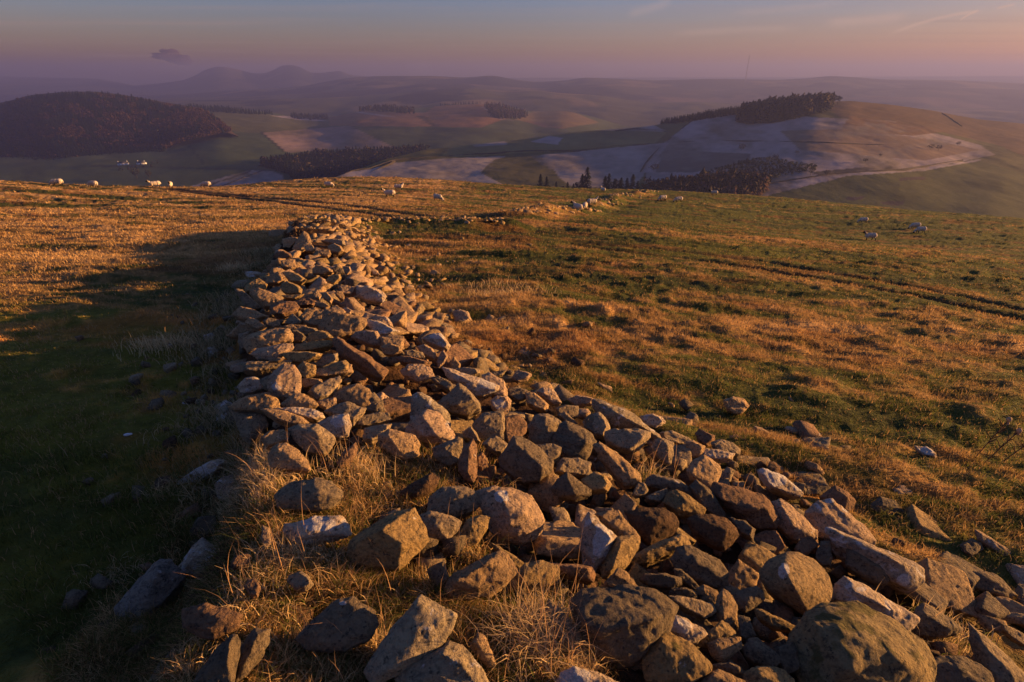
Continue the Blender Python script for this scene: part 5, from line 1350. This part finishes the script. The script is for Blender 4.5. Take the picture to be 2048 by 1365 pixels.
SHEEP = [ # foot px, py, yaw (0 faces right of the frame, 90 away), pose, label
 (116,371,190,'graze','sheep at the far left, half hidden by tall orange grass'), (188,374,165,'graze','sheep on the skyline with lowered head, second from the left'),
 (312,375,215,'stand','black-faced sheep on the skyline looking left, alone between two others'), (333,374,150,'graze','greyer sheep partly hidden behind a black-faced one on the skyline'),
 (342,376,-65,'stand','black-faced sheep on the skyline facing the viewer'), (414,375,180,'graze','round grey sheep alone on the skyline in front of the frosted field'),
 (658,375,-8,'graze','sheep grazing to the right just below the skyline'), (780,395,182,'stand','sheep facing left with dark patches, just below its right-facing neighbour'),
 (798,381,5,'turn','sheep standing with raised black head facing right'), (876,402,-35,'graze','sheep grazing alone on the green slope, head down to the right'),
 (1155,431,120,'turn','leftmost of three sheep by the far ruined wall, looking left'), (1169,428,75,'graze','middle of the three sheep by the far ruined wall, seen from behind'),
 (1183,421,20,'stand','rightmost of the three sheep by the far ruined wall'), (1206,384,115,'stand','small sheep on the skyline beside the end of the ruined wall'),
 (1325,403,200,'graze','left of two small sheep grazing under the skyline in the centre right'), (1357,405,195,'graze','right of two small sheep grazing under the skyline in the centre right'),
 (1428,391,170,'stand','sheep silhouetted on the skyline against the larch wood'), (1726,445,186,'graze','sheep grazing left, uppermost of the group of four on the right'),
 (1739,482,175,'walk','sheep walking left with raised head, lowest of the group on the right'), (1829,459,184,'graze','left and upper of the two overlapping grazing sheep on the right'),
 (1840,467,184,'graze','right and lower of the two overlapping grazing sheep on the right')]
for px, py, yaw, pose, lb in SHEEP:
    d = float(hit([px], [py], ground0)[0]) if py > 0 else 0
    d = min(d, 95)
    p = ray(px, py) * d; z = float(zt(p[0], p[1])[0])
    o = link('sheep', SM[pose], None, (p[0], p[1], z - .02)); o.rotation_euler = (0, 0, R(yaw)); s = .84; o.scale = (s, s, s)
    tag(o, lb, 'sheep', 'sheep grazing on the hillside'); print('sheep', px, round(d, 1))

# rank growth over the near left end of the mound
mxp = RNG.uniform(150, 1240, 90000); myp = 880 + 560 * RNG.random(90000) ** .8
mk = (RNG.random(90000) < np.maximum(sstep(1050, 930, mxp), sstep(1240, 1180, mxp) * sstep(1150, 1210, myp)) ) & (mxp > 470 - (myp - 880) * .75)
mxp, myp = mxp[mk], myp[mk]
fq = np.min(((mxp[:, None] - FOOT[None, :, 0]) / (FOOT[None, :, 2] * .92)) ** 2 + ((myp[:, None] - FOOT[None, :, 1]) / (FOOT[None, :, 3] * .86)) ** 2, axis=1)
mxp, myp = mxp[fq > 1], myp[fq > 1]
md = hit(mxp, myp, lambda x, y: ground0(x, y) + walls_h(x, y) * .95); mp_ = ray(mxp, myp) * md[:, None]
mcl = fbm2(mp_[:, 0] * 5, mp_[:, 1] * 5, 3, 131)
k2 = RNG.random(len(mcl)) < sstep(-.38, .12, mcl) + .1; mp_, mcl = mp_[k2], mcl[k2]
nn = len(mcl); ug = RNG.random(nn)
mt_ = np.where((ug < .34)[:, None], np.array([.085, .095, .022]), np.where((ug < .8)[:, None], np.array([.56, .37, .17]), np.array([.20, .10, .04]))) * (.6 + .8 * RNG.random(nn))[:, None]
V, q, tr, tn = blades(mp_[:, 0], mp_[:, 1], np.maximum(zt(mp_[:, 0], mp_[:, 1]), mp_[:, 2] - .04) - .01, (.045 + .07 * RNG.random(nn)) * (.75 + .7 * np.clip(mcl + .3, 0, 1)), .0032 + .0012 * RNG.random(nn), np.clip(mt_, 0, 1), .6, .8, 3, 33)
gro3 = link('mound_grass', mesh_np('mound_grass', V, [q, tr], [M_BLADE], {'tone': tn}, smooth=False))
tag(gro3, 'rank green and orange grass over the near left end of the stone mound', 'grass', kind='stuff')

# rough dead grass banked against the shaded left face of the wall
nbk = 16000; ys = RNG.uniform(2.6, 15, nbk); xs = np.interp(ys, [p[1] for p in WALL], [p[0] for p in WALL]) - 1.25 - np.abs(RNG.normal(0, .38, nbk))
bc = fbm2(xs * 1.6, ys * 1.6, 3, 141); kk = RNG.random(nbk) < sstep(-.25, .25, bc); xs, ys, bc = xs[kk], ys[kk], bc[kk]; nn = len(xs)
bt = np.where((RNG.random(nn) < .3)[:, None], np.array([.10, .11, .03]), np.array([.42, .31, .16])) * (.6 + .8 * RNG.random(nn))[:, None]
V, q, tr, tn = blades(xs, ys, zt(xs, ys) - .01, (.08 + .15 * RNG.random(nn)) * (.7 + .8 * np.clip(bc + .2, 0, 1)), .0035 + .0009 * ys, np.clip(bt, 0, 1), .6, .7, 3, 34)
gro4 = link('bank_grass', mesh_np('bank_grass', V, [q, tr], [M_BLADE], {'tone': tn}, smooth=False))
tag(gro4, 'rough dead grass banked along the shaded left foot of the wall', 'grass', kind='stuff')

# ------------------------------------------------------------------ single tussocks, stems, thistles
def tussock(px, py, n, h, spread, label, green=.4, seed=0, lean=.5, tall=0, wmul=1.):
    rg2 = np.random.default_rng(seed); d = float(hit([px], [py], surf0, -.02)[0]); c = ray(px, py) * d
    x = c[0] + rg2.normal(0, spread, n); y = c[1] + rg2.normal(0, spread * .8, n); z = np.maximum(zt(x, y), surf0(x, y) - .05) - .01
    hh = h * (.35 + .65 * rg2.random(n)); isg = rg2.random(n) < green
    hh = np.where(isg, hh * .65, hh)
    tn = np.where(isg[:, None], np.array([.13, .15, .03]), np.array([.64, .47, .25])) * (.6 + .8 * rg2.random(n))[:, None]
    V, q, tr, t1 = blades(x, y, z, hh, (.0026 + .0016 * rg2.random(n)) * wmul, np.clip(tn, 0, 1), lean, .7, 4, seed)
    VV, QQ, TR, TT = [V], [q], [tr], [t1]
    if tall:
        x = c[0] + rg2.normal(0, spread * 1.2, tall); y = c[1] + rg2.normal(0, spread, tall); z = np.maximum(zt(x, y), surf0(x, y) - .05)
        V2, q2, tr2, t2 = blades(x, y, z, h * rg2.uniform(1.2, 2.2, tall), np.full(tall, .0028) * wmul, np.tile([.50, .30, .15], (tall, 1)), .28, .15, 4, seed + 1)
        VV.append(V2); QQ.append(q2 + len(V)); TR.append(tr2 + len(V)); TT.append(t2)
    o = link('grass_tussock', mesh_np('grass_tussock', np.concatenate(VV) - c, [np.concatenate(QQ), np.concatenate(TR)], [M_BLADE], {'tone': np.concatenate(TT)}, smooth=False), None, tuple(c))
    tag(o, label, 'grass tussock', 'grass tussocks among the stones')
TU = [(505,945,500,.16,.08,'glowing dry tuft between the long pale stone and the wall foot',.15,31,.55,8),(430,1120,520,.15,.09,'glowing dry tuft above the white-lichened wedge',.25,32,.55,8),(520,1180,420,.13,.09,'mixed tuft beside the dark egg-shaped stone',.4,33,.6,6),(880,1180,260,.12,.07,'thin dry tuft left of the bright oblong stone',.15,35,.5,6),
 (1085,1275,1500,.24,.075,'big tussock of pale dry blades over green ones, bottom centre',.35,6,.55,26),(1150,1325,600,.13,.05,'dry tuft at the lower right foot of the big tussock',.2,7,.6,6),
 (1010,1330,260,.12,.06,'low green tuft left of the big tussock',.7,8,.8,6),(745,1295,420,.12,.035,'spiky dry tuft right of the dark slab at the bottom',.2,9,.5,10),(660,1335,420,.10,.08,'mixed green and dry tuft at the bottom left of centre',.5,10,.6,8),
 (820,1215,300,.10,.10,'reddish dry grass strip above the diamond-shaped slab',.1,11,.5,8),(1305,955,300,.20,.06,'green tuft with long bent stems, growing in the right of the pile',.65,12,.6,9),
 (345,1190,520,.11,.09,'glowing orange grass tuft beside the leftmost stone',.25,13,.6,8),(560,1130,700,.13,.11,'bright tuft with fresh green blades, left part of the mound',.55,14,.55,10),
 (600,1105,420,.15,.07,'tall reddish dry tuft left of the pale slab',.1,15,.45,10),(470,1010,520,.14,.09,'orange dry tuft above the upright pale stone',.15,16,.55,8),
 (540,960,420,.14,.09,'dry grass fringe under the foot of the wall end',.2,17,.6,5),(340,1005,120,.16,.07,'sparse tall stems standing at the left edge by the long pale stone',.05,18,.3,12),
 (710,930,360,.15,.09,'dry wiry grass at the foot of the pile beside the thin leaning stone',.15,19,.7,8),(930,1095,200,.13,.04,'dark spiky tuft beside the large pale boulder',.3,20,.5,6),
 (470,545,400,.30,.22,'orange dry tuft against the left face of the far wall',.05,21,.6,8),(330,700,420,.26,.22,'pale straw tuft in the shade left of the wall',.05,22,.6,6),
 (450,1290,420,.10,.10,'dark grass tuft between the low broad stone and the slab pair',.6,23,.7,5),(240,1160,300,.10,.08,'sparse shaded tuft left of the leftmost stone',.5,24,.6,6),
 (1000,590,500,.22,.45,'dry fringe of grass beyond the fallen stones',.1,25,.6,4),(1900,1260,300,.14,.10,'dark tuft between stones at the lower right',.3,26,.6,5),(1480,1000,200,.14,.06,'bent dry grass hollow right of the diamond-shaped stone',.1,27,.9,6)]
for px, py, n, h, sp_, lb, g, sd, ln, tl in TU: tussock(px, py, n, h, sp_, lb, g, sd, ln, tl, 1.0 if py > 900 else 2.2)
# dead thistle stems
M_STEM = m_plain('dead_stem', (.11, .065, .04), .9)
def stem(px, py, hpx, leanx, label, seed):
    rg2 = np.random.default_rng(seed); d = float(hit([px], [py], ground0)[0]); c = ray(px, py) * d; c[2] = zt(c[0], c[1])[0]; h = hpx * d / F_PX * 1.1
    top = Vector((leanx * h, 0, h)); segs = [((0, 0, -.02), tuple(top * .5)), (tuple(top * .5), tuple(top))]
    for i in range(7):
        t = rg2.uniform(.3, .95); a = rg2.uniform(0, 6.28); b = top * t; segs.append((tuple(b), tuple(b + Vector((math.cos(a) * .12 * h, math.sin(a) * .12 * h, .15 * h)))))
    root = link('thistle_plant', None, None, tuple(c)); tag(root, label, 'dead thistle', 'dead thistle stems')
    bars('stem', root, segs, .0045 * d / 5, M_STEM)
    V, F = lumps([(tuple(top), (.02, .02, .025)), (tuple(top * .85 + Vector((.03, 0, .02))), (.012, .012, .016))]); V = V * 1.0
    link('seed_head', mesh_np('seed_head', V, [F], [M_PALE]), root)
M_PALE = m_plain('dry_seed_head', (.40, .28, .18), .95)
stem(1950, 912, 85, .35, 'left of three dead thistle stems in the grass at the right edge', 1)
stem(1972, 918, 70, .5, 'middle of three dead thistle stems in the grass at the right edge', 2)
stem(2005, 918, 60, .8, 'rightmost leaning dead thistle stem at the right edge', 3)
# scraps of fleece caught in the shaded grass
M_WOOL = m_plain('fleece_scrap', (.62, .60, .62), .95, 30, .3)
for i, (px, py, lb) in enumerate([(375, 809, 'scrap of white fleece in the shaded grass left of the wall end'), (452, 806, 'tiny pale scrap of fleece by the wall foot'), (262, 890, 'pale scrap of fleece low in the dark grass on the left')]):
    d = float(hit([px], [py], ground0)[0]); c = ray(px, py) * d; c[2] = zt(c[0], c[1])[0] + .01; s = (.028, .014, .018)[i]
    V, F = lumps([((0, 0, 0), (s * 1.5, s, s * .5)), ((s, .3 * s, 0), (s, s * .8, s * .4))]); o = link('fleece_scrap', mesh_np('fleece_scrap', V, [F], [M_WOOL]), None, tuple(c)); tag(o, lb, 'fleece', 'scraps of fleece')
